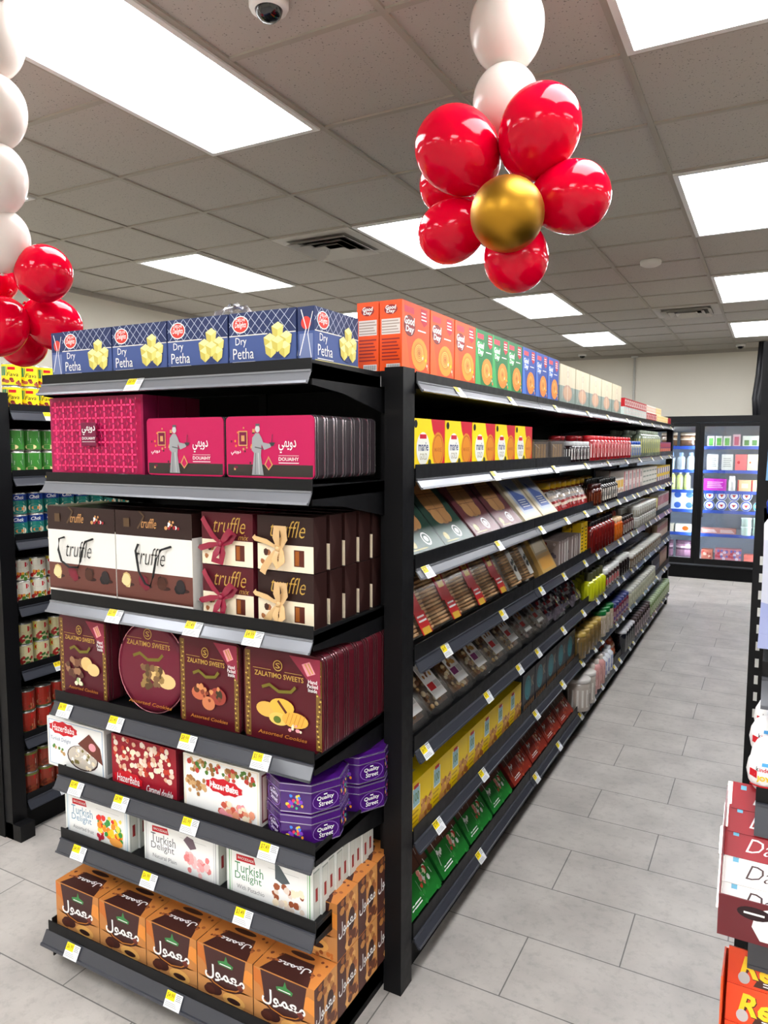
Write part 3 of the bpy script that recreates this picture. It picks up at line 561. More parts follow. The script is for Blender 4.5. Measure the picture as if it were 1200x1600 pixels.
h3_ = pack('turkish_delight_box', .28, .046, .166, (232, 228, 218), F=[('r', .02, .03, .98, .97, 'cr'), ('r', .03, .04, .97, .96, 'w'), ('s', .06, .72, .94, .93, 60, .05, [(150, 100, 50), (80, 120, 50), (190, 150, 100), (190, 60, 50)], 5), ('s', .05, .3, .3, .6, 26, .05, [(160, 110, 60), (200, 160, 110)], 5)]+badge(.3, .42, .8, .72)+[('s', .5, .06, .95, .3, 30, .07, ['pk', (226, 150, 120), (200, 90, 70), 'cr'], 7), ('t', 'HazerBaba', .38, .53, .72, .62, 'w', .1)], R=[('r', .2, .08, .8, .92, (120, 40, 50)), ('r', .3, .12, .7, .88, (226, 200, 190))])
for hh, x, n, nm in ((h1, -1.96, 6, 'white sweet box showing a bowl and wrapped sweets'), (h2, -1.655, 6, 'red sweet box covered with white sugared cubes'), (h3_, -1.35, 6, 'cream sweet box with a border of nuts')):
    for k in range(n): put(hh, (x, 1.53+k*.05, Z5+.004), nm+(', front of its row' if k == 0 else ', %s back in its row' % ORD[k]), 'box', nm.split(' ')[0]+' turkish delight boxes')
# octagonal purple tins
def octa(r, z0, z1, m, c, rot=0): m.prism([(r*cos(pi/4*k+pi/8+rot), r*sin(pi/4*k+pi/8+rot)) for k in range(8)], z0, z1, c)
QT = M((64, 18, 104), .22, coat=.5); QR = M((190, 170, 214), .2, metal=.8)
def qtin():
    m = MB(); octa(0.112, 0, .082, m, QT); octa(.1135, .0, .003, m, QR); r = 0.112*cos(pi/8)
    for k in range(8):
        a = pi/4*k; w = 0.112*sin(pi/8)
        f = lambda u, v, h, a=a: ((r+h)*cos(a)-(u-.5)*2*w*sin(a), (r+h)*sin(a)+(u-.5)*2*w*cos(a), .004+v*.05)
        if k % 2 == 0: m.art([('o', .5, .5, .46, .5, .04, (150, 110, 190)), ('t', 'Quality', .2, .48, .8, .76, 'w', .1), ('t', 'Street', .26, .2, .76, .46, 'w', .1), ('r', .44, .8, .56, .86, 'w')], f, 1.8)
        else: m.art([('s', .2, .15, .8, .85, 22, .11, [(230, 60, 90), (250, 160, 40), (60, 160, 120), (120, 60, 190), (240, 210, 60), (60, 120, 220)], k)], f, 1.8)
    t = m.build('octagonal_tin'); m = MB(); octa(.115, .06, .08, m, QT); octa(.116, .0785, .081, m, QR); octa(.116, .058, .0605, m, QR)
    m.add([(0.115*.97*cos(pi/4*k+pi/8), 0.115*.97*sin(pi/4*k+pi/8), .0815) for k in range(8)]+[(.09*cos(pi/4*k+pi/8), .1*sin(pi/4*k+pi/8), .086) for k in range(8)], [(k, (k+1) % 8, 8+(k+1) % 8, 8+k) for k in range(8)]+[tuple(range(8, 16))], QT)
    m.art([('e', .5, .5, .2, .2, (40, 14, 70)), ('t', 'Quality', .4, .5, .6, .58, (150, 110, 190)), ('t', 'Street', .42, .41, .58, .49, (150, 110, 190))], lambda u, v, h: ((u-.5)*.25, (v-.5)*.25, .0865+h)); m.build('lid', t); return t
q = qtin()
for (x, y), pn in (((-1.11, 1.62), 'front'), ((-1.083, 1.826), 'back')):
    for k in range(2): put(q, (x, y, Z5+.004+k*.0875), 'purple eight sided sweet tin, %s of the %s pair' % (('lower', 'upper')[k], pn), 'tin', 'purple octagonal tins', -.5)
# turkish delight white boxes
Z6 = .398
def td(col, sub, food, n):
    ops = [('r', .03, .05, .97, .95, col), ('r', .04, .065, .96, .935, 'w'), ('r', .055, .09, .945, .91, col), ('r', .06, .1, .94, .9, 'w'), ('p', [(.12, .72), (.12, .84), (.33, .86), (.35, .74)], 'r'), ('t', 'BACCEZADE', .14, .765, .33, .81, 'w'), ('t', 'Turkish', .1, .52, .44, .7, n, 0, 0), ('t', 'Delight', .1, .34, .42, .52, n, 0, 0), ('t', sub, .12, .2, .45, .28, (130, 130, 132), 0, 0), ('r', .5, .78, .85, .785, (170, 170, 170))]+food
    return pack('delight_carton', .296, .036, .158, (222, 224, 220), F=ops, R=[('r', .1, .06, .9, .94, (150, 158, 150)), ('r', .14, .09, .86, .91, (206, 208, 200)), ('p', [(.35, .38), (.65, .38), (.65, .62), (.35, .62)], 'rs')])
fr_ = [('s', .5, .25, .88, .68, 46, .065, [(226, 50, 40), (250, 200, 40), (60, 150, 70), (250, 140, 40), (240, 220, 80)], 4), ('s', .5, .1, .6, .25, 6, .05, [(180, 40, 60)], 2), ('e', .8, .2, .1, .09, (250, 170, 80))]
pl = [('p', [(.55, .75), (.6, .85), (.68, .82), (.72, .66), (.64, .6)], (110, 90, 100)), ('s', .58, .14, .88, .52, 26, .07, [(240, 170, 170), (226, 130, 130), (250, 200, 200)], 5)]
ps = [('p', [(.58, .9), (.63, .88), (.75, .62), (.66, .56), (.58, .62)], (84, 92, 96)), ('s', .56, .14, .9, .55, 26, .07, ['cr', (226, 210, 196), (150, 80, 50)], 6)]
for bx, x, n, nm in ((td((150, 190, 214), 'Assorted fruit', fr_, (90, 140, 170)), -1.87, 3, 'white blue-edged carton of fruit delight'), (td((170, 170, 172), 'Natural Plain', pl, (90, 90, 96)), -1.51, 3, 'white grey-edged carton of pink plain delight'), (td((90, 170, 90), 'With Pistachio', ps, (60, 130, 80)), -1.182, 9, 'white green-edged carton of pistachio delight')):
    for k in range(n): put(bx, (x+(.004*(k % 2) if k else 0), 1.528+k*.037, Z6+.004), nm+(', front of its row' if k == 0 else ', %s back in its row' % ORD[k]), 'box', nm.split(' carton')[0]+' cartons')
# maamoul boxes
Z7 = .085
ck = lambda x, y, s_=1: [('e', x, y, .2*s_, .12*s_, (226, 170, 96)), ('e', x, y-.01, .12*s_, .05*s_, (56, 34, 32))]
mf = [('p', [(0, .55), (.22, .62), (.32, .86), (0, .99)], (196, 110, 46)), ('p', [(1, .55), (.84, .62), (.72, .72), (.9, .85), (1, .82)], (222, 140, 60)), ('r', 0, 0, 1, .42, (200, 140, 84)), ('p', [(0, .42), (1, .42), (.9, .56), (.7, .42), (.5, .34), (.3, .44), (.1, .7), (0, .75)], (192, 126, 68)), ('e', .5, .5, .34, .2, (66, 36, 34)), ('p', [(.12, .98), (.88, .98), (.8, .4), (.2, .4)], (66, 36, 34)),
      ('l', [(.14, .52), (.3, .38), (.5, .33), (.7, .38), (.86, .52)], .02, (190, 120, 50)), ('t', MAM, .14, .42, .86, .7, 'w', 0, .02), ('p', [(.4, .74), (.64, .74), (.66, .8), (.56, .84), (.53, .94), (.5, .84), (.38, .8)], (60, 130, 70)), ('r', .42, .76, .62, .775, 'w'), ('e', .3, .26, .15, .1, (70, 40, 36)), ('e', .22, .22, .1, .08, (84, 46, 38))]+ck(.66, .2)+[('p', [(.72, .5), (.8, .54), (.84, .46), (.76, .42)], (110, 50, 40)), ('s', .05, .02, .95, .1, 14, .04, [(190, 110, 50), (150, 80, 40)], 2)]
ms = [('r', 0, 0, 1, 1, (206, 146, 84)), ('r', .0, .0, .42, 1, (84, 50, 44)), ('s', .5, .05, .95, .95, 16, .09, [(170, 100, 56), (226, 170, 100), (100, 56, 40)], 3), ('e', .68, .5, .16, .2, (64, 38, 34)), ('t', MAM, .06, .35, .9, .62, 'w'), ('s', .05, .7, .9, .95, 8, .07, [(150, 90, 50), (190, 130, 70)], 9)]
mt = [('r', 0, 0, 1, 1, (206, 130, 64)), ('p', [(.1, 0), (.9, 0), (.75, .7), (.25, .7)], (70, 38, 34)), ('t', MAM, .78, .52, .24, .3, 'w', 0, .02), ('s', .05, .3, .25, .9, 8, .05, [(110, 56, 40), (160, 90, 50)], 4), ('s', .75, .3, .95, .9, 8, .05, [(110, 56, 40), (160, 90, 50)], 6), ('e', .5, .84, .2, .08, (64, 38, 34))]
mb_ = pack("date_cookie_box", .2, .112, .168, (192, 126, 66), F=mf, R=ms, T=mt, L=ms)
rows = [(0, 0, range(5)), (1, 0, range(5)), (2, 0, range(5)), (3, 0, range(5)), (1, 1, (2, 3, 4)), (2, 1, (1, 2, 3, 4)), (3, 1, (0, 1, 2, 3, 4))]
for r_, t_, ks in rows:
    for k in ks:
        put(mb_, (-1.905+k*.203, (1.47+r_*.114), Z7+.02+t_*.17), 'brown date cookie box at the end cap bottom, %s from left, %s, %s tier' % (ORD[k], ('front row', 'second row', 'third row', 'back row')[r_], ('lower', 'upper')[t_]), 'box', 'date cookie boxes on the lowest end cap shelf')
# ------------------------------------------------------------------ aisle goods
SH = ['top', 'second', 'third', 'fourth', 'fifth', 'sixth', 'lowest']
def deck(k): return RZ[k]-(.003 if k == 0 else .033 if k < 3 else .038)+.001
def run(proto, k, y0, y1, n, nm, cat, rows=1, dy=.1, tiers=1, dz=.1, tilt=0, x0=.012, th=0, ks=1, jit=0):
    for t_ in range(tiers):
        for r_ in range(rows):
            for i in range(n):
                y = y0+(y1-y0)*(i+.5)/n
                lab = '%s, %s aisle shelf, %s along' % (nm, SH[k], ORD[i])
                if rows > 1: lab += ', %s row' % ('front', 'second', 'third', 'fourth')[r_]
                if tiers > 1: lab += ', %s tier' % ('lower' if tiers == 2 else 'bottom', 'upper' if tiers == 2 else 'second', 'third', 'topmost')[t_]
                o = put(proto, (RX-x0-r_*dy+rr.uniform(-jit, jit), y, deck(k)+t_*dz+th*sin(abs(tilt))), lab, cat, '%s on the %s aisle shelf' % (cat+' group '+nm.split(' with')[0], SH[k]), pi/2+rr.uniform(-jit, jit)*4, tilt)
def goodday(c, d):
    cookie = [('e', .62, .28, .3, .24, (255, 160, 50) if c == 'o' else (236, 140, 50)), ('e', .6, .3, .22, .17, (244, 150, 50)), ('e', .6, .3, .18, .14, (206, 112, 34))]+[('o', .6, .3+.0*q, .16-.035*q, .13-.03*q, .16, (250, 190, 90)) for q in range(4)]+[('s', .72, .08, .95, .3, 8, .03, ['y', 'cr', (220, 120, 40)], 1)]
    F = [('p', [(.0, 0), (.3, 0), (.15, .5), (.05, 1), (0, 1)], d), ('r', .08, .84, .42, .93, (230, 60, 80)), ('e', .26, .66, .2, .15, 'k'), ('e', .26, .66, .185, .14, d if c != 'o' else 'rs'), ('t', 'Good', .08, .67, .44, .79, 'w', .1, .04), ('t', 'Day', .12, .54, .42, .66, 'w', .1, .04),
         ('p', [(.66, .96), (.9, .96), (.9, .76), (.78, .7), (.66, .78)], (206, 30, 50)), ('x', .68, .78, .88, .93, 3, 'w'), ('r', .55, .62, .85, .64, 'w')]+cookie
    L_ = [('r', .08, .52, .92, .74, (224, 214, 206)), ('x', .1, .53, .9, .73, 5, (170, 150, 140)), ('e', .5, .87, .3, .07, 'rs'), ('t', 'Good', .26, .87, .74, .93, 'w', .1, .03), ('t', 'Day', .3, .81, .7, .87, 'w', .1, .03), ('x', .1, .14, .9, .48, 7, 'rs' if c == 'o' else 'w'), ('r', .3, .01, .92, .1, 'w')]+[('r', .33+.045*q, .02, .35+.045*q, .09, 'k') for q in range(13)]
    m = MB(); b = (-.094, .094, 0, .072, 0, .2); m.box(*b, c); m.face('F', b, F); m.face('L', b, L_); m.face('R', b, L_[:2]); return m.build('biscuit_box')
go = goodday('o', (250, 100, 30)); gg = goodday((20, 122, 62), (60, 170, 90)); gb = goodday((34, 74, 170), (70, 120, 210))
run(go, 0, 1.87, 2.455, 3, 'orange upright biscuit box', 'box', 2, .076); run(gg, 0, 2.46, 2.99, 3, 'green upright biscuit box', 'box', 2, .076); run(gb, 0, 3.0, 3.585, 3, 'blue upright biscuit box', 'box', 2, .076)
be = pack('biscuit_pack', .315, .11, .19, (206, 196, 170), F=[('r', 0, 0, 1, .45, (130, 146, 138)), ('r', 0, .45, 1, 1, (218, 206, 178)), ('o', .5, .78, .07, .09, .2, (190, 150, 130)), ('e', .5, .28, .3, .22, (190, 150, 130)), ('e', .5, .28, .24, .17, (206, 166, 136)), ('r', .48, .02, .5, .98, (232, 228, 216)), ('l', [(.1, .9), (.2, .5), (.15, .1)], .02, (230, 226, 214)), ('l', [(.8, .95), (.85, .6), (.9, .3)], .02, (230, 226, 214))], L=[('r', 0, 0, 1, .45, (130, 146, 138))])  # wavy pale strokes: gloss of the wrapping drawn into the front
run(be, 0, 3.6, 5.25, 5, 'large beige wrapped biscuit pack', 'pack')
def tooth(a, b_): return pack('small_carton', .085, .16, .062, a, F=[('r', .1, .2, .9, .8, b_), ('e', .5, .5, .25, .25, a)], L=[('r', .2, .3, .8, .7, b_)])
run(tooth((190, 206, 200), (232, 200, 196)), 0, 5.36, 6.4, 11, 'small pale carton with pink front', 'carton'); run(tooth((170, 24, 36), (226, 190, 186)), 0, 6.4, 7.0, 6, 'small red carton with white front', 'carton')
run(tooth((236, 220, 170), (226, 170, 60)), 0, 7.0, 7.8, 8, 'small cream carton with yellow front', 'carton'); run(tooth((150, 20, 34), (190, 40, 50)), 0, 7.82, 8.05, 2, 'small dark red carton', 'carton')
for nm, c1, c2, y0, y1, n in (('red white', (176, 26, 36), (232, 226, 220), 5.4, 6.4, 11), ('white', (226, 220, 210), (230, 140, 90), 6.42, 6.95, 6), ('yellow', (238, 214, 170), (232, 160, 60), 6.97, 7.3, 4)):
    p_ = tooth(c1, c2)
    for i in range(n): put(p_, (RX-.014, y0+(y1-y0)*(i+.5)/n, deck(0)+.063), '%s small carton, upper tier on the top aisle shelf, %s along' % (nm, ORD[i]), 'carton', nm+' cartons in the upper tier of the top aisle shelf', pi/2)
# green gift box between end cap and island top
g2 = pack('photo_gift_box', .26, .2, .15, (22, 66, 46), F=[('r', .05, .35, .95, .95, (150, 150, 110)), ('s', .05, .4, .95, .95, 40, .09, [(90, 110, 60), (190, 180, 140), (130, 120, 80)], 2), ('t', 'Delight', .2, .08, .8, .26, 'w', .2)])
put(g2, (-1.19, 1.96, deck(0)), 'dark green gift box behind the blue sweet boxes at the island end', 'box', None)
# second shelf
mf_ = [('p', [(.55, 1), (1, 1), (1, 0), (.75, 0), (.92, .3), (.72, .6), (.6, .8)], (206, 24, 50)), ('e', .78, .44, .2, .33, (222, 138, 40)), ('o', .78, .44, .17, .29, .1, (190, 100, 24)), ('t', 'MARIE', .66, .4, .9, .48, (190, 100, 24)), ('p', [(.45, 0), (1, 0), (1, .2), (.8, .12), (.6, .16)], (206, 24, 50)), ('s', .5, .02, .95, .18, 14, .05, [(226, 150, 50), (240, 180, 80)], 3),
       ('e', .3, .46, .2, .3, (235, 235, 225)), ('t', 'marie', .16, .42, .46, .58, (40, 60, 110), 0, .02), ('t', 'GOLD', .2, .26, .42, .38, (160, 150, 120)), ('r', .2, .64, .4, .72, (206, 24, 50)), ('e', .08, .9, .05, .07, 'k'), ('e', .5, .2, .05, .07, (70, 70, 30))]
run(pack('marie_biscuit_box', .238, .07, .17, 'y', F=mf_, L=[('r', .1, .1, .9, .9, (236, 200, 30))]), 1, 1.945, 3.16, 5, 'yellow and red round biscuit box', 'box', 2, .076)
def wrapcookie(nm, w, h, d, cols, seed):
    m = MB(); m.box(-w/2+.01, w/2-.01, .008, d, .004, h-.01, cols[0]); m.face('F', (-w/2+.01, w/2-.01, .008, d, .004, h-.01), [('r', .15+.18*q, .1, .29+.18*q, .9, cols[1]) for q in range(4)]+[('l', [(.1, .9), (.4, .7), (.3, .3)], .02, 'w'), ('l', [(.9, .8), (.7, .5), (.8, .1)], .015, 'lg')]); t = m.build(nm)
    m = MB(); m.box(-w/2, w/2, 0, d+.004, 0, h, FILM); m.build('clear_wrap', t); return t
run(wrapcookie('cookie_pack', .27, .115, .09, [(96, 84, 76), (176, 140, 96)], 1), 1, 3.18, 3.77, 2, 'clear wrapped pack of finger biscuits', 'pack')
def jar(nm, r, h, body, lid, label=None, lh=.2, neck=.8, ops=None, seg=16, span=4.6, glass=False):
    hb = h*(1-lh); m = MB(); bm_ = M(body, .18, coat=.5) if not isinstance(body, bpy.types.Material) else body
    m.lathe([(r*.85, 0), (r, h*.03), (r, hb*.86), (r*neck, hb)], bm_, seg)
    if label is not None: m.cyl(r, hb*.16, hb*.78, [('r', 0, 0, 1, 1, label)]+(ops or [('r', .38, .3, .62, .7, body if not isinstance(body, bpy.types.Material) else 'rs')]), span, 10)
    t = m.build(nm); m = MB(); q = max(neck, .3)*r; m.lathe([(q, hb-.001), (q*1.04, hb+.002), (q*1.04, h-.003), (q*.92, h)], M(lid, .3, coat=.3), seg); m.build('lid', t); return t
J = lambda *a, **k: jar(*a, **k)
run(J('sauce_jar', .034, .11, (40, 26, 28), (200, 200, 200), (230, 228, 224)), 1, 3.80, 4.2, 5, 'dark jar with white label', 'jar', 2, .09)
run(J('sauce_bottle', .045, .145, (160, 30, 36), (200, 34, 44), (226, 190, 186), .15, .8), 1, 4.22, 5.49, 12, 'red bottle with red cap', 'bottle', 3, .1)
run(J('honey_jar', .045, .12, (150, 150, 130), (36, 74, 160), (60, 100, 180)), 1, 5.52, 5.95, 4, 'blue labelled glass jar', 'jar', 2, .1)
run(J('oil_bottle', .046, .21, (120, 130, 110), (150, 160, 140), (196, 190, 110), .12, .5), 1, 6.0, 7.0, 9, 'tall glass bottle with yellow label', 'bottle', 3, .1)
run(pack('tea_box', .15, .1, .12, (110, 30, 90), F=[('r', .1, .1, .9, .5, (206, 110, 60)), ('r', .1, .6, .9, .9, (170, 40, 60))]), 1, 7.05, 8.1, 7, 'purple and orange small box', 'box')
# third shelf: windowed cookie boxes leaning back
def window(nm, w, h, d, col, c2):
    pc = [('e', .5, .56, .33, .34, (60, 40, 30)), ('e', .5, .56, .31, .32, (196, 140, 84))]+[('l', [(.5, .25), (.5, .86)], .008, (110, 66, 40)), ('l', [(.2, .45), (.8, .45)], .008, (110, 66, 40)), ('l', [(.2, .66), (.8, .66)], .008, (110, 66, 40))]+[('e', .35, .35, .13, .1, (214, 160, 100)), ('e', .65, .35, .13, .1, (206, 150, 92)), ('e', .5, .78, .1, .06, (206, 150, 92))]
    F = [('r', .015, .01, .985, .99, col)]+pc+[('e', .62, .13, .11, .08, 'w'), ('e', .62, .13, .085, .06, col), ('e', .62, .13, .05, .035, 'w'), ('e', .2, .1, .07, .05, (190, 176, 110)), ('x', .1, .02, .5, .05, 1, (190, 176, 110)), ('t', 'COOKIES', .3, .92, .7, .96, (190, 176, 110))]
    b = (-w/2, w/2, 0, d, 0, h); m = MB(); m.box(*b, c2); m.face('F', b, F); m.face('L', b, [('x', .3, .02, .5, .98, 30, (190, 176, 110))]); t = m.build(nm)
    m = MB(); m.box(-w/2-.002, w/2+.002, -.004, d+.002, -.002, h*.62, M((255, 255, 255), .3, alpha=.07)); m.build('clear_wrap', t); return t
LB = .72
run(window('window_cookie_box', .252, .32, .045, (28, 70, 56), (20, 50, 40)), 2, 1.945, 2.46, 2, 'green box of cookies with oval window', 'box', 2, .09, tilt=-LB, th=.045)
run(window('window_cookie_box', .27, .32, .045, (110, 40, 50), (80, 26, 34)), 2, 2.475, 3.05, 2, 'maroon box of cookies with oval window', 'box', 2, .09, tilt=-LB, th=.045)
run(pack('pastry_box', .26, .045, .25, (206, 190, 160), F=[('r', .04, .04, .96, .96, (222, 208, 180)), ('r', .18, .1, .88, .9, (190, 196, 210)), ('p', [(.3, .2), (.85, .2), (.85, .5), (.55, .62), (.3, .8)], (86, 110, 180)), ('x', .4, .25, .8, .45, 4, 'w')]), 2, 3.08, 3.64, 2, 'cream pastry box with blue label', 'box', 2, .09, tilt=-LB, th=.045)
def pillow(nm, w, h, d, cols, seed, rough=.25, n=9):
    m = MB(); r_ = random.Random(seed)
    for sgn in (-1, 1):
        vs = []
        for i in range(n+1):
            for j in range(n+1):
                u, v = i/n*2-1, j/n*2-1
                t_ = ((1-u*u)*(1-v*v))**.35*d/2*(1+r_.uniform(-.12, .12)); vs.append((u*w/2*(1-.03*(1-v*v)), d/2+sgn*t_, h/2+v*h/2))
        for i in range(n):
            for j in range(n):
                v = j/n; c = cols[0] if v < .28 else (cols[(i*3+j*5+seed) % len(cols)] if v < .75 else cols[-1])
                m.add([vs[i*(n+1)+j], vs[(i+1)*(n+1)+j], vs[(i+1)*(n+1)+j+1], vs[i*(n+1)+j+1]], [(0, 1, 2, 3)], M(c, rough, coat=.5), True)
    o = m.build(nm); return o
run(pillow('snack_bag', .1, .13, .05, [(150, 40, 40), (220, 200, 180), (190, 180, 176)], 1), 2, 3.66, 4.34, 8, 'small striped snack bag', 'bag', 2, .08, tilt=-.4, th=.03, jit=.01)
run(J('pickle_jar', .05, .16, (96, 44, 20), (206, 160, 30), (190, 150, 70), .22), 2, 3.8, 4.95, 10, 'yellow capped dark jar', 'jar', 2, .11, x0=.16)
run(J('syrup_bottle', .036, .13, (70, 24, 16), (60, 20, 16), (120, 60, 30)), 2, 4.36, 4.56, 2, 'brown syrup bottle', 'bottle')
run(J('vinegar_bottle', .032, .15, (30, 22, 22), (26, 26, 26), (230, 224, 210), .2, .5), 2, 4.58, 5.08, 7, 'slim black bottle with white label', 'bottle', 2, .08)
run(pack('soup_packet', .11, .05, .13, (226, 220, 210), F=[('r', .05, .5, .95, .9, (226, 180, 50)), ('s', .1, .1, .9, .45, 6, .12, [(170, 90, 40), (200, 170, 120)], 1)]), 2, 5.1, 5.44, 3, 'white packet with yellow band', 'packet', 2, .06)
run(pack('noodle_box', .16, .1, .085, (226, 214, 206), F=[('r', .0, .0, .2, 1, (190, 40, 50)), ('r', .35, .25, .85, .75, (170, 160, 150))]), 2, 5.46, 6.3, 5, 'white box with red edge', 'box', 2, .105, 2, .087)
run(pack('flat_box', .165, .1, .042, (214, 210, 196), F=[('r', .1, .2, .9, .5, (120, 130, 110))]), 2, 6.33, 7.14, 5, 'flat white box', 'box', 2, .105, 4, .043)
run(pack('flat_box', .15, .1, .08, (226, 190, 40), F=[('r', .1, .15, .55, .85, (60, 80, 160)), ('r', .6, .2, .9, .8, 'w')]), 2, 7.16, 8.1, 6, 'yellow and blue box', 'box', 2, .105, 2, .082)
# fourth shelf: round cookies in clear trays
def cookietray(w, h, d, lab_):
    m = MB(); m.box(-w/2+.004, w/2-.004, d-.006, d-.002, .004, h-.004, M((200, 196, 186), .3)); base = m.build('cookie_tray')
    for sx in (-.28, .28) if w > .2 else (0,):
        m = MB(); n = int(h/.014)
        for q in range(n):
            z = .012+q*(h-.02)/n; c = [(206, 164, 118), (186, 142, 98), (216, 176, 130)][q % 3]
            m.lathe([(.012, z), (.052 if w > .2 else .045, z+.001), (.055 if w > .2 else .047, z+.006), (.052 if w > .2 else .045, z+.011), (.01, z+.012)], M(c, .6), 14, sx*w*.86, d*.52, 0, sy=.62)
        m.build('cookies', base)
    m = MB(); b = (-w*.16, w*.16, .0, .004, h*.02, h*.86); c = (196, 26, 30) if lab_ == 0 else (226, 222, 212)
    if lab_ == 0:
        m.box(b[0], b[1], 0, .003, h*.3, h*.86, c); m.box(b[0]*.6, b[1]*1.2, -.001, .002, h*.02, h*.3, (206, 34, 36)); bb = (b[0], b[1], 0, .003, h*.3, h*.86)
        m.face('F', bb, [('e', .5, .62, .34, .28, (240, 190, 80)), ('r', .2, .3, .8, .66, (240, 190, 80)), ('x', .3, .42, .7, .72, 3, 'rs'), ('e', .5, .88, .1, .06, 'k')]); m.face('F', (b[0]*.6, b[1]*1.2, -.001, .002, h*.02, h*.3), [('r', .1, .0, .9, .3, (226, 180, 60)), ('x', .1, .5, .9, .9, 2, 'w')])
    elif lab_ == 1:
        m.box(b[0], b[1], 0, .003, h*.1, h*.62, c); m.face('F', (b[0], b[1], 0, .003, h*.1, h*.62), [('s', .2, .3, .8, .9, 9, .08, ['k', (60, 80, 60)], 4)])
    m.build('label', base)
    m = MB(); m.prism(rrect(w, h, .03), -.003, d, CLEAR, 'y', True); m.build('clear_lid', base); return base
LT = .5
ct = cookietray(.24, .27, .075, 0)
for i, y in enumerate((2.068, 2.315, 2.565, 2.815)):
    put(ct, (RX-.014, y, deck(3)+.075*sin(LT)), 'clear tray of round cookies with red label on the fourth aisle shelf, %s along' % ORD[i], 'cookie tray', 'red labelled cookie trays', pi/2, -LT)
    put(ct, (RX-.014-.1, y, deck(3)+.075*sin(LT)), 'clear red labelled cookie tray on the fourth aisle shelf, second row, %s along' % ORD[i], 'cookie tray', 'red labelled cookie trays', pi/2, -LT)
run(cookietray(.15, .27, .06, 1), 3, 2.98, 3.34, 2, 'narrow cookie tray with white label', 'cookie tray', 1, .1, tilt=-LT, th=.06)
run(pack('pastry_box', .24, .05, .24, (190, 150, 84), F=[('r', .05, .4, .95, .95, (170, 150, 110)), ('p', [(.1, .45), (.9, .45), (.7, .9), (.2, .85)], (206, 190, 160)), ('r', .1, .08, .9, .32, (206, 150, 60))]), 3, 3.38, 3.66, 1, 'golden pastry box with clear top', 'box', 1, .1, tilt=-LT, th=.05)
run(pack('snack_packet', .02, .15, .15, (150, 134, 130), F=[('r', .1, .1, .9, .9, (214, 206, 200))], L=[('s', .1, .1, .9, .9, 20, .08, [(120, 40, 40), (200, 190, 190), (90, 80, 90)], 1)]), 3, 3.68, 4.12, 12, 'thin upright snack packet', 'packet', 1, .1, jit=.008)
run(pack('noodle_packet', .07, .05, .2, (244, 200, 30), F=[('x', .2, .1, .8, .9, 8, 'k')]), 3, 4.14, 4.32, 2, 'tall yellow packet', 'packet', 2, .06)
run(J('ketchup_bottle', .04, .19, (120, 26, 22), (30, 22, 22), (90, 20, 20), .15, .5), 3, 4.34, 4.98, 7, 'red sauce bottle with black cap', 'bottle', 2, .1)
run(J('sauce_bottle', .04, .15, (214, 100, 30), (226, 190, 150), (226, 130, 40)), 3, 5.0, 5.28, 3, 'orange sauce bottle', 'bottle', 2, .1)
run(J('sauce_bottle', .038, .13, (90, 40, 34), (40, 30, 30), (226, 220, 210)), 3, 5.3, 5.75, 5, 'brown bottle with white label', 'bottle')
run(J('pickle_jar', .05, .19, (130, 40, 26), (214, 180, 30), (150, 60, 30), .22), 3, 4.9, 5.85, 8, 'tall yellow capped jar', 'jar', 2, .11, x0=.17)
wt = J('white_lidded_tin', .048, .085, (206, 204, 196), (226, 224, 218), (170, 160, 140), .2, .95)
run(wt, 3, 5.86, 6.87, 9, 'white lidded tin', 'tin', 3, .1, 2, .087)
run(pack('spice_box', .1, .08, .15, (222, 196, 40), F=[('r', .1, .1, .9, .4, (120, 60, 30))]), 3, 6.9, 7.28, 3, 'yellow spice box', 'box', 2, .09); run(pack('spice_box', .1, .08, .17, (210, 200, 190), F=[('r', .1, .4, .9, .9, (180, 30, 50))]), 3, 7.3, 8.1, 7, 'red and white spice box', 'box', 2, .09)
# fifth shelf: clear clamshells
def clam(w, h, d, kind, seed):
    r_ = random.Random(seed); m = MB(); cols = [[(150, 104, 64), (196, 156, 104), (110, 70, 44), (214, 190, 150)], [(190, 150, 90), (216, 190, 140), (150, 100, 60), (230, 214, 180)], [(130, 110, 104), (90, 70, 66), (170, 160, 156), (120, 60, 60)]][kind % 3]
    m.box(-w/2+.02, w/2-.02, d*.55, d*.6, .02, h-.02, cols[2])
    for q in range(64):
        x, z = r_.uniform(-w/2+.028, w/2-.028), r_.uniform(.022, h-.025); s_ = r_.uniform(.007, .013)
        m.lathe([(s_*.3, -s_*.6), (s_*.9, -s_*.3), (s_, .1*s_), (s_*.5, s_*.6)], cols[q % 4], 6, x, d*.42+r_.uniform(-.008, .008), z, 'y')
    t = m.build('clear_food_tray')
    if kind < 2 or True:
        m = MB(); b = (-w*.24, w*.24, -.002, 0, h*.14, h*.97); lc = (236, 233, 230) if kind < 2 else (170, 166, 164); m.box(*b, lc)
        m.face('F', b, [('x', .15, .6, .85, .95, 6, (150, 146, 144)), ('s', .2, .32, .8, .56, 9, .05, [(170, 110, 50), (120, 70, 40), (200, 150, 80)], seed), ('r', .05, .14, .55, .26, (196, 40, 44) if seed % 2 == 0 else (130, 50, 110)), ('r', .6, .14, .95, .26, 'lg'), ('r', .02, .02, .98, .09, 'w')]); m.build('label', t)
    m = MB(); m.prism(rrect(w, h, .045), 0, d, CLEAR, 'y', True); m.prism(rrect(w+.012, h+.01, .05, z=-.005), d*.45, d*.5, CLEAR, 'y', True); m.build('clear_lid', t); return t
c0, c1_, c2_ = clam(.19, .27, .05, 0, 2), clam(.19, .27, .05, 1, 3), clam(.19, .25, .05, 2, 4)
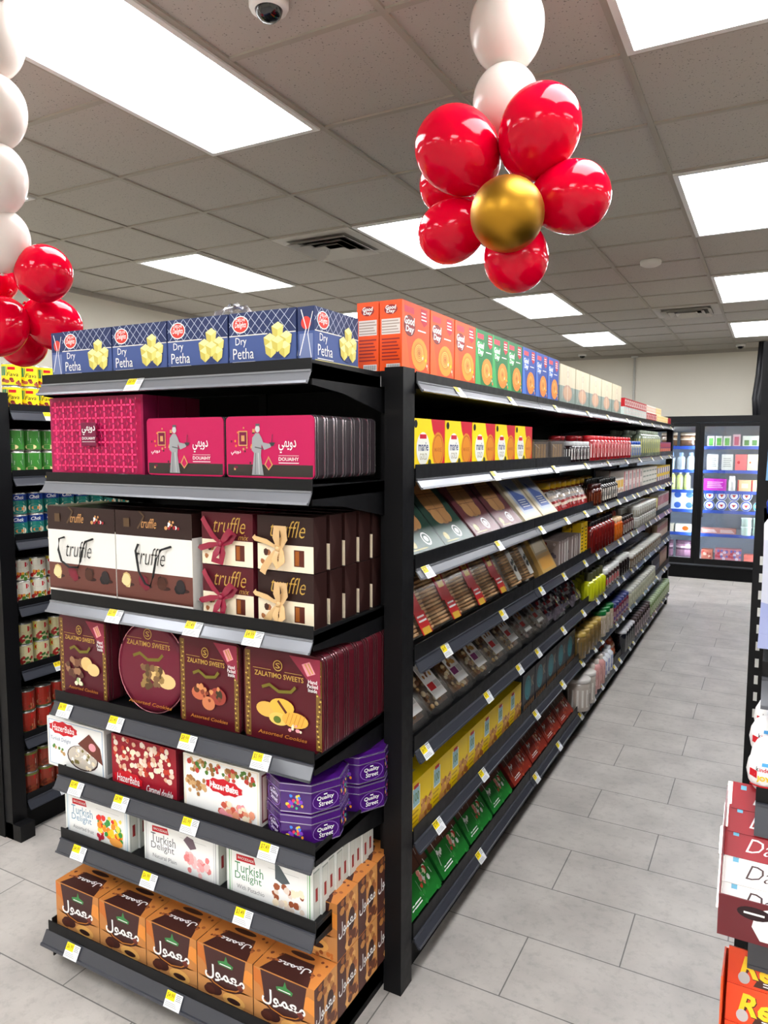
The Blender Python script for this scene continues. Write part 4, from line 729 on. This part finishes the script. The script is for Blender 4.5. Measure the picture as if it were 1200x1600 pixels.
for i, (y, cc) in enumerate(((2.047, c0), (2.25, c0), (2.453, c1_), (2.656, c1_), (2.86, c0), (3.063, c0), (3.27, c2_), (3.475, c2_))):
    put(cc, (RX-.016, y, deck(4)+.05*sin(.85)), 'clear tray of nuts and sweets with paper label, %s along the fifth aisle shelf' % ORD[i], 'food tray', 'clear food trays on the fifth aisle shelf', pi/2, -.78)
for i in range(4):
    put((c0, c1_, c0, c2_)[i], (RX-.016-.11, 2.1+i*.38, deck(4)+.05*sin(.85)), 'clear food tray in the second row of the fifth aisle shelf, %s along' % ORD[i], 'food tray', 'clear food trays in the second row of the fifth aisle shelf', pi/2, -.78)
for k, (cols, y0, y1, n) in enumerate((([(120, 110, 120), (206, 200, 206), (170, 60, 70), (90, 60, 80)], 3.56, 4.3, 4), )):
    run(pillow('candy_bag', .2, .17, .08, cols, 5, .12), 4, y0, y1, n, 'shiny crinkled candy bag', 'bag', 3, .09, tilt=-.6, th=.05, jit=.012)
run(J('juice_bottle', .045, .17, (200, 204, 30), (90, 90, 60), (220, 224, 30), .3, .5, ops=[('x', .3, .2, .7, .8, 4, 'k')]), 4, 4.32, 4.72, 4, 'bright yellow labelled bottle', 'bottle', 2, .1)
run(J('vitamin_bottle', .042, .13, (60, 40, 40), (226, 226, 224), (226, 220, 214), .25, .85, ops=[('r', .3, .2, .45, .8, (190, 50, 60)), ('x', .5, .2, .7, .8, 3, 'k')]), 4, 4.74, 5.2, 5, 'white capped bottle with pink label', 'bottle', 3, .1)
run(J('vitamin_bottle', .042, .14, (34, 26, 26), (224, 224, 220), None, .25, .85), 4, 5.22, 5.6, 4, 'dark bottle with white cap', 'bottle', 3, .1)
run(J('spread_jar', .05, .1, (120, 100, 80), (210, 208, 200), (196, 190, 176), .22, .95), 4, 5.63, 7.27, 15, 'white lidded jar', 'jar', 3, .11)
run(pack('tall_pouch', .09, .05, .17, (190, 160, 130), F=[('r', .1, .1, .9, .5, (226, 200, 180)), ('r', .1, .55, .9, .8, (170, 80, 70))]), 4, 7.3, 8.1, 8, 'tall pinkish pouch', 'pouch', 2, .06)
# sixth shelf
yb_ = pack('rusk_box', .158, .12, .17, (240, 204, 20), F=[('r', .0, .0, .5, .06, (40, 110, 50)), ('p', [(.0, 0), (1, 0), (1, .12), (.5, .06)], (40, 120, 60)), ('s', .4, .06, .98, .5, 22, .085, [(214, 150, 80), (226, 170, 100), (170, 100, 50)], 2), ('r', .08, .5, .42, .88, 'w'), ('r', .1, .52, .4, .86, (150, 190, 200)), ('t', '100', .12, .6, .38, .78, (90, 120, 60), 0, .02), ('r', .14, .86, .36, .93, 'r'), ('x', .05, .1, .35, .45, 4, (190, 150, 20))],
           L=[('r', .05, .1, .95, .9, (226, 186, 16)), ('x', .1, .2, .9, .8, 6, (160, 130, 30)), ('s', .4, .1, .9, .35, 6, .1, [(214, 150, 80)], 1)], T=[('r', .3, .3, .7, .7, (170, 160, 120))])
run(yb_, 5, 1.945, 3.07, 7, 'yellow rusk box with green base', 'box', 3, .125)
run(pack('dark_biscuit_box', .19, .13, .19, (38, 42, 50), F=[('e', .42, .6, .26, .3, (30, 130, 140)), ('o', .42, .6, .2, .23, .12, (20, 90, 104)), ('t', 'K', .72, .55, .9, .8, (150, 140, 120)), ('s', .1, .04, .9, .2, 0, .1, ['tan'], 1)]+[('p', [(.08+.15*q, .04), (.14+.15*q, .04), (.2+.15*q, .24), (.14+.15*q, .24)], (196, 140, 90)) for q in range(6)], L=[('e', .5, .6, .3, .25, (24, 90, 100))]), 5, 3.09, 4.07, 5, 'dark box with teal circle', 'box', 2, .135)
run(J('olive_jar', .046, .15, (130, 104, 60), (190, 160, 80), (96, 84, 60), .15, .9), 5, 4.1, 4.62, 5, 'gold lidded jar', 'jar', 3, .1)
run(J('pickle_jar', .05, .17, (190, 176, 150), (20, 110, 50), (214, 200, 190), .18, .95), 5, 4.64, 5.0, 3, 'green lidded jar', 'jar', 3, .11)
run(J('jam_jar', .045, .14, (120, 50, 70), (50, 60, 120), (196, 170, 176), .18, .95, ops=[('r', .3, .2, .7, .5, (70, 60, 140))]), 5, 5.02, 5.6, 6, 'blue lidded jam jar', 'jar', 3, .1)
run(J('cream_jar', .048, .13, (206, 204, 180), (200, 200, 190), (190, 190, 160), .2, .95), 5, 5.62, 6.97, 13, 'pale green white jar', 'jar', 3, .1)
run(pack('spice_packet', .1, .05, .16, (50, 54, 70), F=[('r', .1, .1, .9, .5, (110, 116, 130))]), 5, 7.0, 7.55, 5, 'dark spice packet', 'packet', 2, .06); run(pack('spice_packet', .1, .05, .17, (150, 120, 96), F=[('e', .5, .5, .3, .3, (200, 180, 160))]), 5, 7.57, 8.1, 5, 'brown spice packet', 'packet', 2, .06)
# lowest shelf
def choc(c, cl):
    F = [('r', 0, 0, 1, 1, c), ('p', [(.0, .36), (1, .36), (1, .8), (0, .8)], (70, 44, 36))]+[('r', .02+.245*q, .38, .235+.245*q, .78, (92, 58, 46)) for q in range(4)]+[('r', 0, .57, 1, .585, (60, 36, 30)), ('s', .55, .14, .8, .34, 10, .045, ['w', (226, 140, 130), (190, 60, 50), 'cr'], 2), ('s', .15, .2, .3, .3, 5, .03, ['w', 'lg'], 5), ('x', .1, .05, .45, .12, 2, 'w'), ('l', [(.2, .95), (.35, .5), (.3, .42)], .012, 'lg'), ('l', [(.7, .9), (.62, .5)], .008, 'lg'), ('x', .2, .88, .8, .94, 1, 'lg'), ('l', [(.1, .1), (.16, .3), (.12, .6)], .01, 'w'), ('l', [(.9, .2), (.86, .4)], .012, 'w'), ('l', [(.5, .0), (.48, .3), (.52, .6)], .006, 'lg'), ('l', [(.78, .5), (.82, .75)], .01, 'lg'), ('s', .02, .0, .98, .34, 22, .035, [(50, 140, 60) if cl == 0 else (190, 80, 50), c], 9)]  # white and grey strokes are wrapper glints drawn into the print
    return F
run(pack('wafer_pack', .24, .045, .27, (24, 96, 40), F=choc((34, 120, 46), 0), L=[('r', .1, .1, .9, .9, (20, 80, 34))]), 6, 1.95, 2.98, 4, 'green pack of chocolate wafers', 'pack', 4, .085, tilt=-.62, th=.045)
run(pack('wafer_pack', .26, .045, .25, (120, 30, 28), F=choc((150, 50, 36), 1), L=[('r', .1, .1, .9, .9, (90, 24, 24))]), 6, 3.0, 4.08, 4, 'red pack of chocolate wafers', 'pack', 4, .085, tilt=-.62, th=.045)
run(J('protein_tub', .07, .19, (196, 186, 176), (206, 200, 194), (226, 222, 216), .12, .98, ops=[('r', .4, .1, .6, .75, (40, 30, 34))]), 6, 4.11, 4.4, 2, 'large white tub with black mark', 'tub', 2, .15)
run(J('lotion_bottle', .05, .19, (206, 150, 146), (226, 216, 206), (214, 170, 160), .15, .6), 6, 4.42, 4.78, 3, 'pink rounded bottle', 'bottle', 2, .12)
run(J('cleaner_bottle', .04, .17, (220, 222, 228), (226, 226, 228), (60, 84, 170), .15, .5), 6, 4.8, 5.08, 3, 'white bottle with blue label', 'bottle', 2, .1)
run(pillow('orange_pouch', .17, .15, .06, [(226, 130, 80), (236, 190, 160), (214, 90, 50)], 8), 6, 5.1, 5.46, 2, 'orange soft pouch', 'pouch', 2, .08, tilt=-.3, th=.03)
run(J('black_tin', .045, .16, (26, 28, 36), (200, 200, 204), None, .1, .95), 6, 5.48, 5.92, 5, 'black tin with silver lid', 'tin', 3, .1)
run(J('coffee_jar', .045, .16, (50, 36, 36), (60, 40, 40), (190, 170, 176), .15, .9), 6, 5.95, 6.74, 8, 'coffee jar with pale label', 'jar', 2, .1)
run(J('green_jar', .045, .14, (120, 140, 90), (170, 190, 150), (206, 210, 180), .2, .9), 6, 6.77, 8.1, 13, 'pale green jar', 'jar', 3, .1)
# ------------------------------------------------------------------ canned food on the left unit
def can(nm, ops, lid=True):
    m = MB(); m.lathe([(.036, 0), (.0375, .003), (.0375, .089), (.036, .092)], M((180, 178, 172), .25, metal=.7), 20); m.cyl(.0376, .004, .088, ops, 2*pi, 20); t = m.build(nm)
    m = MB(); m.lathe([(.036, .0905), (.0365, .0935), (.034, .0935), (.033, .0915), (.0, .0915)], M((190, 190, 188), .25, metal=.8), 20); m.build('can_lid', t); return t
q_ = lambda *a: list(a)
CANS = [('bean_can', [('r', 0, 0, 1, 1, (246, 222, 30)), ('r', .3, .45, .42, .9, (40, 130, 110)), ('e', .55, .5, .14, .3, (250, 226, 20)), ('t', 'Fava', .42, .42, .62, .62, (70, 60, 20), .2), ('s', .32, .04, .68, .28, 14, .09, [(130, 40, 40), (170, 80, 60)], 1), ('r', .44, .74, .56, .88, 'r')], 'yellow bean can', 7),
        ('vegetable_can', [('r', 0, 0, 1, 1, (60, 130, 50)), ('p', [(.42, .5), (.62, .45), (.62, .95), (.42, .95)], (214, 190, 206)), ('p', [(.44, .3), (.62, .3), (.62, .68), (.44, .68)], (90, 40, 110)), ('x', .46, .4, .6, .62, 3, 'w'), ('e', .46, .18, .1, .13, (226, 206, 150)), ('r', .3, 0, .7, .05, (60, 60, 50))], 'green can with purple label', 2),
        ('chickpea_can', [('r', 0, 0, 1, 1, (30, 120, 110)), ('r', 0, .68, 1, 1, (20, 50, 130)), ('t', 'Chtk', .42, .74, .6, .92, 'w', .3), ('e', .52, .26, .13, .2, 'cr'), ('e', .52, .26, .07, .1, (206, 130, 70)), ('x', .42, .5, .6, .62, 2, 'w')], 'blue and teal can', 7),
        ('tomato_can', [('r', 0, 0, 1, 1, (226, 222, 206)), ('r', 0, .85, .4, 1, (226, 200, 60)), ('e', .5, .78, .12, .15, 'r'), ('x', .42, .5, .6, .6, 2, 'gy'), ('s', .38, .04, .64, .36, 14, .1, [(190, 40, 30), (80, 130, 50), (230, 160, 60)], 2)], 'white can with red badge', 7),
        ('tomato_can', [('r', 0, 0, 1, 1, (214, 206, 160)), ('r', 0, .6, .42, 1, (220, 200, 60)), ('e', .5, .76, .12, .17, 'r'), ('x', .42, .5, .6, .6, 1, 'gy'), ('s', .36, .02, .66, .42, 18, .1, [(170, 40, 36), (60, 110, 50)], 3)], 'yellow green can with red badge', 7),
        ('bean_can', [('r', 0, 0, 1, 1, (170, 50, 36)), ('e', .5, .8, .12, .14, (206, 30, 30)), ('p', [(.4, .3), (.62, .3), (.62, .62), (.4, .62)], (220, 200, 180)), ('e', .5, .24, .14, .18, (190, 130, 90)), ('e', .5, .22, .08, .1, (120, 60, 40)), ('r', 0, 0, 1, .05, (50, 90, 40))], 'red brown can with a bowl', 7),
        ('bean_can', [('r', 0, 0, 1, 1, (150, 60, 44)), ('e', .5, .8, .12, .14, (190, 30, 30)), ('p', [(.4, .36), (.62, .36), (.62, .62), (.4, .62)], (222, 212, 190)), ('s', .36, .02, .66, .34, 18, .09, [(110, 50, 36), (150, 80, 50)], 3), ('r', .0, .9, 1, 1, (120, 130, 60))], 'brown can of red beans', 7)]
for k, (nm, ops, lab, _) in enumerate(CANS):
    p_ = can(nm, ops)
    for i in range(8 if k else 9):
        for t_ in range(2):
            put(p_, (-2.805-.05, 1.985+i*.0805, LZ[k]-.018+.001+t_*.0945), '%s, left unit %s shelf, %s along, %s tier' % (lab, SH[k], ORD[i], ('lower', 'upper')[t_]), 'can', 'cans on the %s shelf of the left unit' % SH[k], pi/2-.5+rr.uniform(-.1, .1))
# ------------------------------------------------------------------ goods in the cooler
def cool(p_, z, x0, x1, n, nm, cat, tiers=1, dz=.1, y=.12):
    for t_ in range(tiers):
        for i in range(n):
            put(p_, (-.82+x0+(x1-x0)*(i+.5)/n, CY+y, z+.001+t_*dz), '%s in the cooler, %s from the left%s' % (nm, ORD[i], '' if tiers == 1 else (', lower tier', ', upper tier')[t_]), cat, nm+' in the cooler')
cool(pack('juice_carton', .085, .1, .13, (226, 228, 220), F=[('r', .2, .1, .8, .8, (110, 190, 90))]), CS[0], .07, .35, 3, 'white and green carton', 'carton'); cool(pack('juice_carton', .085, .1, .15, (226, 190, 200), F=[('r', .2, .1, .8, .8, (206, 90, 120))]), CS[0], .36, .46, 1, 'pink carton', 'carton'); cool(pack('juice_carton', .09, .1, .13, (214, 220, 206), F=[('r', .2, .1, .8, .6, (90, 140, 70))]), CS[0], .48, .74, 3, 'pale green carton', 'carton')
cool(pack('cheese_box', .13, .12, .2, (220, 222, 214), F=[('x', .15, .2, .85, .8, 5, (160, 166, 160))]), CS[1], .06, .4, 2, 'white carton with grey print', 'carton'); cool(pack('cheese_box', .13, .12, .2, (226, 110, 110), F=[('e', .3, .5, .12, .1, 'r')]), CS[1], .4, .54, 1, 'coral carton', 'carton'); cool(pack('cheese_box', .1, .12, .2, (232, 206, 170), F=[('e', .3, .5, .1, .06, 'o')]), CS[1], .54, .75, 2, 'peach carton', 'carton')
cool(pack('ice_cream_carton', .26, .12, .15, (206, 50, 190), F=[('x', .15, .2, .85, .8, 4, (240, 200, 240))]), CS[2], .05, .32, 1, 'magenta carton', 'carton'); cool(jar('milk_bottle', .04, .19, (226, 226, 222), (226, 226, 226), (206, 206, 200)), CS[2], .33, .43, 1, 'white bottle', 'bottle'); cool(pack('yogurt_carton', .15, .12, .14, (236, 200, 150), F=[('r', 0, 0, .1, 1, 'r'), ('r', .3, .3, .8, .7, 'cr')]), CS[2], .44, .75, 2, 'cream and red carton', 'carton')
m = MB(); m.lathe([(.05, .09), (.062, .0), (.064, .002), (.064, -.006), (.0, -.006)], (226, 228, 232), 20, 0, 0, .064, 'y')
m.face('F', (-.058, .058, -.007, 0, .006, .122), [('e', .5, .5, .5, .5, (40, 80, 180)), ('e', .5, .5, .38, .38, 'w'), ('p', [(.3, .6), (.5, .3), (.7, .6)], 'r')])
ft = m.build('cheese_tub'); cool(ft, CS[3], .06, .62, 4, 'round blue and white cheese tub', 'tub', 2, .125)
m = MB(); m.lathe([(.05, .09), (.062, .0), (.064, .002), (.064, -.006), (.0, -.006)], (226, 228, 232), 20, 0, 0, .064, 'y'); m.face('F', (-.058, .058, -.007, 0, .006, .122), [('e', .5, .5, .5, .5, (60, 160, 210)), ('e', .5, .5, .36, .36, 'w'), ('r', .25, .4, .75, .6, (60, 160, 210))])
cool(m.build('cheese_tub'), CS[3], .63, .75, 1, 'round light blue cheese tub', 'tub')
cool(jar('yogurt_tub', .06, .11, (200, 226, 214), (226, 236, 232), None, .12, 1.05), CS[4], .5, .76, 2, 'pale green yogurt tub', 'tub', 2, .112); cool(pack('deli_pack', .2, .12, .07, (190, 130, 120), F=[('x', .1, .2, .9, .8, 3, 'w')]), CS[4], .05, .45, 2, 'pink deli pack', 'pack')
cool(pack('meat_pack', .13, .14, .12, (190, 110, 90), F=[('s', .05, .1, .95, .9, 12, .14, [(170, 60, 50), (220, 190, 170)], 1)]), CS[5], .05, .2, 1, 'brown meat pack', 'pack'); cool(pack('meat_pack', .15, .14, .14, (206, 130, 140), F=[('s', .05, .1, .95, .9, 16, .14, [(190, 60, 80), (226, 210, 226), (110, 110, 190)], 2)]), CS[5], .22, .52, 2, 'pink meat pack', 'pack'); cool(pack('meat_pack', .2, .14, .04, (214, 110, 96)), CS[5], .54, .76, 1, 'flat red meat pack', 'pack', 2, .042)
cool(jar('drink_bottle', .036, .2, (230, 110, 50), (230, 230, 230), (240, 150, 90), .15, .5), CS[2], -.72, -.5, 2, 'orange drink bottle', 'bottle'); cool(jar('drink_bottle', .04, .24, (206, 220, 130), (230, 230, 220), (226, 230, 190), .15, .45), CS[2], -.45, -.1, 4, 'yellow green drink bottle', 'bottle')
cool(jar('drink_bottle', .05, .22, (190, 206, 216), (140, 170, 210), (170, 190, 206), .2, .5), CS[1], -.4, -.05, 3, 'pale blue jug', 'bottle'); cool(pack('frozen_box', .14, .12, .13, (206, 214, 220), F=[('e', .5, .4, .3, .3, (60, 100, 180))]), CS[3], -.6, -.04, 4, 'pale blue box', 'box', 2, .132)
cool(pack('frozen_box', .2, .14, .1, (226, 220, 200), F=[('e', .6, .5, .2, .3, 'o')]), CS[4], -.5, -.05, 2, 'white box with orange dot', 'box'); cool(pillow('frozen_bag', .2, .22, .1, [(150, 110, 130), (206, 180, 190), (90, 60, 80)], 3), CS[5], -.5, -.04, 2, 'pinkish frozen bag', 'bag'); cool(pillow('bread_bag', .2, .18, .12, [(110, 80, 60), (170, 140, 110), (206, 190, 170)], 6), CS[0], -.5, -.04, 2, 'brown bread bag', 'bag')
# ------------------------------------------------------------------ chocolate displays on the right end cap
m = MB(); m.lathe([(.004, -.058), (.022, -.052), (.036, -.03), (.041, -.005), (.037, .022), (.026, .045), (.012, .056), (.003, .058)], (240, 240, 240), 24, 0, 0, .06)
m.art([('p', [(.36, .45), (.44, .42), (.44, .6), (.36, .62)], 'r'), ('r', .48, .73, .54, .81, (80, 160, 220)), ('t', 'k', .43, .6, .455, .71, 'k', 0, .02), ('t', 'inder', .46, .6, .57, .7, 'r', 0, .02), ('t', 'JOY', .44, .34, .56, .5, (240, 190, 20), 0, .04), ('r', .36, .22, .64, .26, 'r')],
      lambda u, v, h: ((lambda r_: (r_*sin((u-.5)*2*pi), -r_*cos((u-.5)*2*pi), v*.11))(h+.0006+.0415*max(.05, 1-abs(v-.5)**2.3*2.6)**.5)), 2, 16, .0001)
eg = m.build('chocolate_egg'); eg.scale = (.72, .72, .72)
m = MB(); m.box(.0, .2, 1.583, 1.643, 1.0425, 1.063, (226, 226, 224)); m.box(.0, .2, 1.643, 1.71, 1.0425, 1.084, (226, 226, 224)); m.box(.0, .2, 1.71, 1.714, 1.0425, 1.12, (206, 30, 40)); tag(m.build('stepped_egg_tray'), 'white stepped tray under the white chocolate eggs', 'tray')
for i, (x, y, z) in enumerate(((.018, 1.673, 1.085), (.012, 1.613, 1.064), (.016, 1.553, 1.0435), (.011, 1.495, 1.0435))):
    put(eg, (x, y, z-.0), ['white chocolate egg at the back top of the display', 'white chocolate egg, second from the top of the display', 'white chocolate egg, third from the top, above the lowest', 'white chocolate egg with yellow word at the display bottom'][i], 'chocolate egg', 'white chocolate eggs', 0)
for i, (x, y, z) in enumerate(((.088, 1.673, 1.085), (.082, 1.613, 1.064), (.086, 1.553, 1.0435), (.081, 1.495, 1.0435))):
    put(eg, (x, y, z), 'white chocolate egg outside the view, second column, %s from the top' % ORD[i], 'chocolate egg', 'white chocolate eggs', .25)
DB = thing('bar_display_box', (.06, 1.35, .83)); tag(DB, 'open maroon display box of dark chocolate bars on the right end cap', 'display box')
MAR2 = M((96, 20, 30), .35, coat=.2)
m = MB(); m.box(-.11, .16, 0, .17, .0, .004, MAR2); m.box(-.11, .16, .166, .17, 0, .2, MAR2); m.build('tray', DB)
for s_, x in ((0, -.11), (1, .157)):
    m = MB(); m.prism([(0, 0), (.17, 0), (.17, .2), (.11, .2), (.06, .17), (.03, .12), (0, .075)], x, x+.003, MAR2, 'x')
    if s_ == 0: m.art([('p', [(.45, .3), (.8, .3), (.78, .55), (.5, .6)], 'cr'), ('r', .0, .05, .95, .2, (130, 24, 34))], lambda u, v, h: (x-h, .165-.16*(1-u)*0-.16*u*1+.0, .005+v*.2), .7)
    m.build('side_panel', DB)
m = MB(); b = (-.11, .16, -.003, 0, 0, .075); m.box(*b, MAR2); m.face('F', b, [('p', [(.25, .1), (1, .1), (1, 1), (.36, 1), (.22, .8), (.2, .4)], 'w'), ('e', .21, .72, .1, .16, (40, 20, 24)), ('x', .15, .66, .27, .78, 1, 'w'), ('t', 'Dark', .36, .24, .78, .62, (60, 30, 30), .35, -.012), ('t', 'Vegan', .38, .76, .5, .86, 'gy'), ('x', .32, .1, .7, .16, 1, (150, 40, 50))]); m.build('front_panel', DB)
def bar(c, txt, tc):
    m = MB(); b = (-.12, .12, 0, .018, 0, .05); m.box(*b, c); m.box(-.128, -.12, .004, .012, .0, .05, M((214, 200, 190), .2, metal=.4)); m.face('F', b, [('t', txt, .15, .25, .5, .75, tc, .35, -.008), ('r', .06, .74, .1, .9, (100, 170, 200)), ('s', .62, .1, .95, .9, 6, .2, [(120, 50, 40), 'tan'], 1)]); m.box(.12, .128, .004, .012, .0, .05, M((214, 200, 190), .2, metal=.4)); return m.build('chocolate_bar')
wb, rb = bar((232, 228, 224), 'Dark', (60, 30, 30)), bar((150, 22, 34), 'Dark', (240, 230, 230))
for i in range(2): put(wb, (.074, 1.365+i*.028, .868+i*.036), 'white wrapped dark chocolate bar in the open display box, %s from the front' % ORD[i], 'chocolate bar', 'white wrapped chocolate bars', 0, -.7)
for i in range(3): put(rb, (.072+.004*i, 1.421+i*.026, .94+i*.034), 'red wrapped chocolate bar in the open display box, %s from the front' % ORD[i], 'chocolate bar', 'red wrapped chocolate bars', 0, -.7)
RB_ = thing('cup_display_box', (.07, 1.35, .56)); tag(RB_, 'orange display box of peanut butter cups at the bottom right corner', 'display box')
OR = M((232, 76, 20), .35, coat=.3)
m = MB(); m.box(-.11, .16, 0, .15, 0, .004, OR); m.prism([(0, 0), (.15, 0), (.15, .15), (.0, .19)], -.11, -.107, OR, 'x'); m.prism([(0, 0), (.15, 0), (.15, .15), (.0, .19)], .157, .16, OR, 'x'); m.box(-.11, .16, .147, .15, 0, .15, OR); m.box(-.11, .16, -.003, 0, 0, .03, OR); m.build('tray', RB_)
m = MB(); b = (-.1, .1, 0, .02, 0, .07); m.box(*b, (232, 74, 22)); m.face('F', b, [('p', [(.22, .2), (1, .2), (1, .42), (.26, .42)], (70, 34, 20)), ('t', "Reese's", .1, .34, .9, .88, (90, 40, 16), .2, .05), ('t', "Reese's", .1, .36, .9, .88, (250, 210, 30), .2, .03), ('x', .3, .24, .9, .36, 2, 'w'), ('e', .14, .34, .05, .14, 'lg')])
rp = m.build('peanut_cup_pack')
for i in range(3): put(rp, (.068, 1.362+i*.035, .575+i*.05), 'orange peanut butter cup pack in the corner display box, %s from the front' % ORD[i], 'candy pack', 'orange candy packs', 0, -.5)
for i, (z0, h, nm) in enumerate(((1.32, .26, 'white lavender printed pouch with blue cap, lower at the right edge'), (1.63, .3, 'light blue pouch with green leaf print, upper at the right edge'))):
    m = MB(); cols = [(160, 170, 214), (150, 150, 190), (206, 210, 226), (110, 160, 90), (226, 226, 236)] if i == 0 else [(110, 160, 206), (170, 200, 226), (200, 216, 232), (60, 130, 80), (190, 210, 230)]
    o = pillow('refill_pouch', .17, h, .06, cols, 2+i); tag(o, nm, 'pouch'); o.location = (.075, 1.45, z0)
    if i == 0: m.lathe([(.02, 0), (.022, .02), (.018, .03)], (30, 60, 170), 16, -.06, .03, h-.01); m.build('cap', o)
# ------------------------------------------------------------------ balloons
RED = M((200, 0, 36), .1, sss=.3); WHT = M((204, 192, 184), .25, sss=.3, spec=.25); GLD = M((170, 124, 38), .42, metal=1.0)
RED.node_tree.nodes['Principled BSDF'].inputs['Specular IOR Level'].default_value = .22
def balloon(nm, c, r, ax, mat):
    m = MB(); pr = []
    for i in range(25):
        a = pi*i/24; q = -cos(a); pr.append((max(.0012, r*sin(a)*(1-.07*(1-q)*.5) ), r*1.06*q if q > 0 else r*1.16*q))
    pr = [(.004, -r*1.24), (.009, -r*1.22), (.004, -r*1.18)]+pr
    m.lathe(pr, mat, 32); o = m.build(nm); o.location = c
    o.rotation_euler = Vector(ax).to_track_quat('Z', 'Y').to_euler(); return o
cc = Vector((-.66, 1.98, 2.36))
for k, (c, r, lab, mt) in enumerate((((-.807, 1.93, 2.503), .115, 'large red balloon at the upper left of the right hand bunch', RED), ((-.576, 1.93, 2.51), .109, 'red balloon at the upper right of the right hand bunch', RED), ((-.498, 1.97, 2.343), .096, 'red balloon at the right side of the right hand bunch', RED),
        ((-.84, 1.97, 2.3), .091, 'red balloon at the lower left of the right hand bunch', RED), ((-.637, 1.94, 2.199), .09, 'red balloon at the bottom of the right hand bunch', RED), ((-.916, 2.12, 2.485), .088, 'red balloon mostly hidden behind the upper left red balloon', RED))):
    tag(balloon('party_balloon', c, r, Vector(c)-cc, mt), lab, 'balloon', 'red balloons of the right hand bunch')
tag(balloon('party_balloon', (-.622, 1.82, 2.276), .096, (.1, -1, -.15), GLD), 'shiny gold balloon in the middle of the red balloon bunch', 'balloon')
for c, r, lab in (((-.715, 2.06, 2.662), .096, 'lower white balloon just above the red balloons of the right hand bunch'), ((-.715, 2.06, 2.865), .108, 'upper white balloon cut by the top edge, above the right hand bunch')):
    tag(balloon('party_balloon', c, r, (0, 0, 1), WHT), lab, 'balloon', 'white balloons over the right hand bunch')
c3 = Vector((-2.25, 1.62, 2.17))
for c, r, lab in (((-2.088, 1.58, 2.237), .09, 'round red balloon at the upper right of the left hand bunch'), ((-2.191, 1.69, 2.104), .09, 'red balloon just left of the blue boxes, in the left hand bunch'), ((-2.257, 1.53, 2.076), .095, 'lower front red balloon of the left hand bunch'), ((-2.40, 1.6, 2.271), .095, 'red balloon cut by the left edge of the picture'), ((-2.40, 1.72, 2.06), .088, 'lowest red balloon behind the front one in the left hand bunch')):
    tag(balloon('party_balloon', c, r, Vector(c)-c3, RED), lab, 'balloon', 'red balloons of the left hand bunch')
for k, c in enumerate(((-2.125, 1.46, 2.905), (-2.13, 1.46, 2.70), (-2.14, 1.46, 2.505), (-2.165, 1.49, 2.333))):
    tag(balloon('party_balloon', c, .1 if k < 3 else .09, (0, 0, 1), WHT), 'white balloon of the left hand column, %s from the ceiling' % ORD[k], 'balloon', 'white balloons of the left hand column')
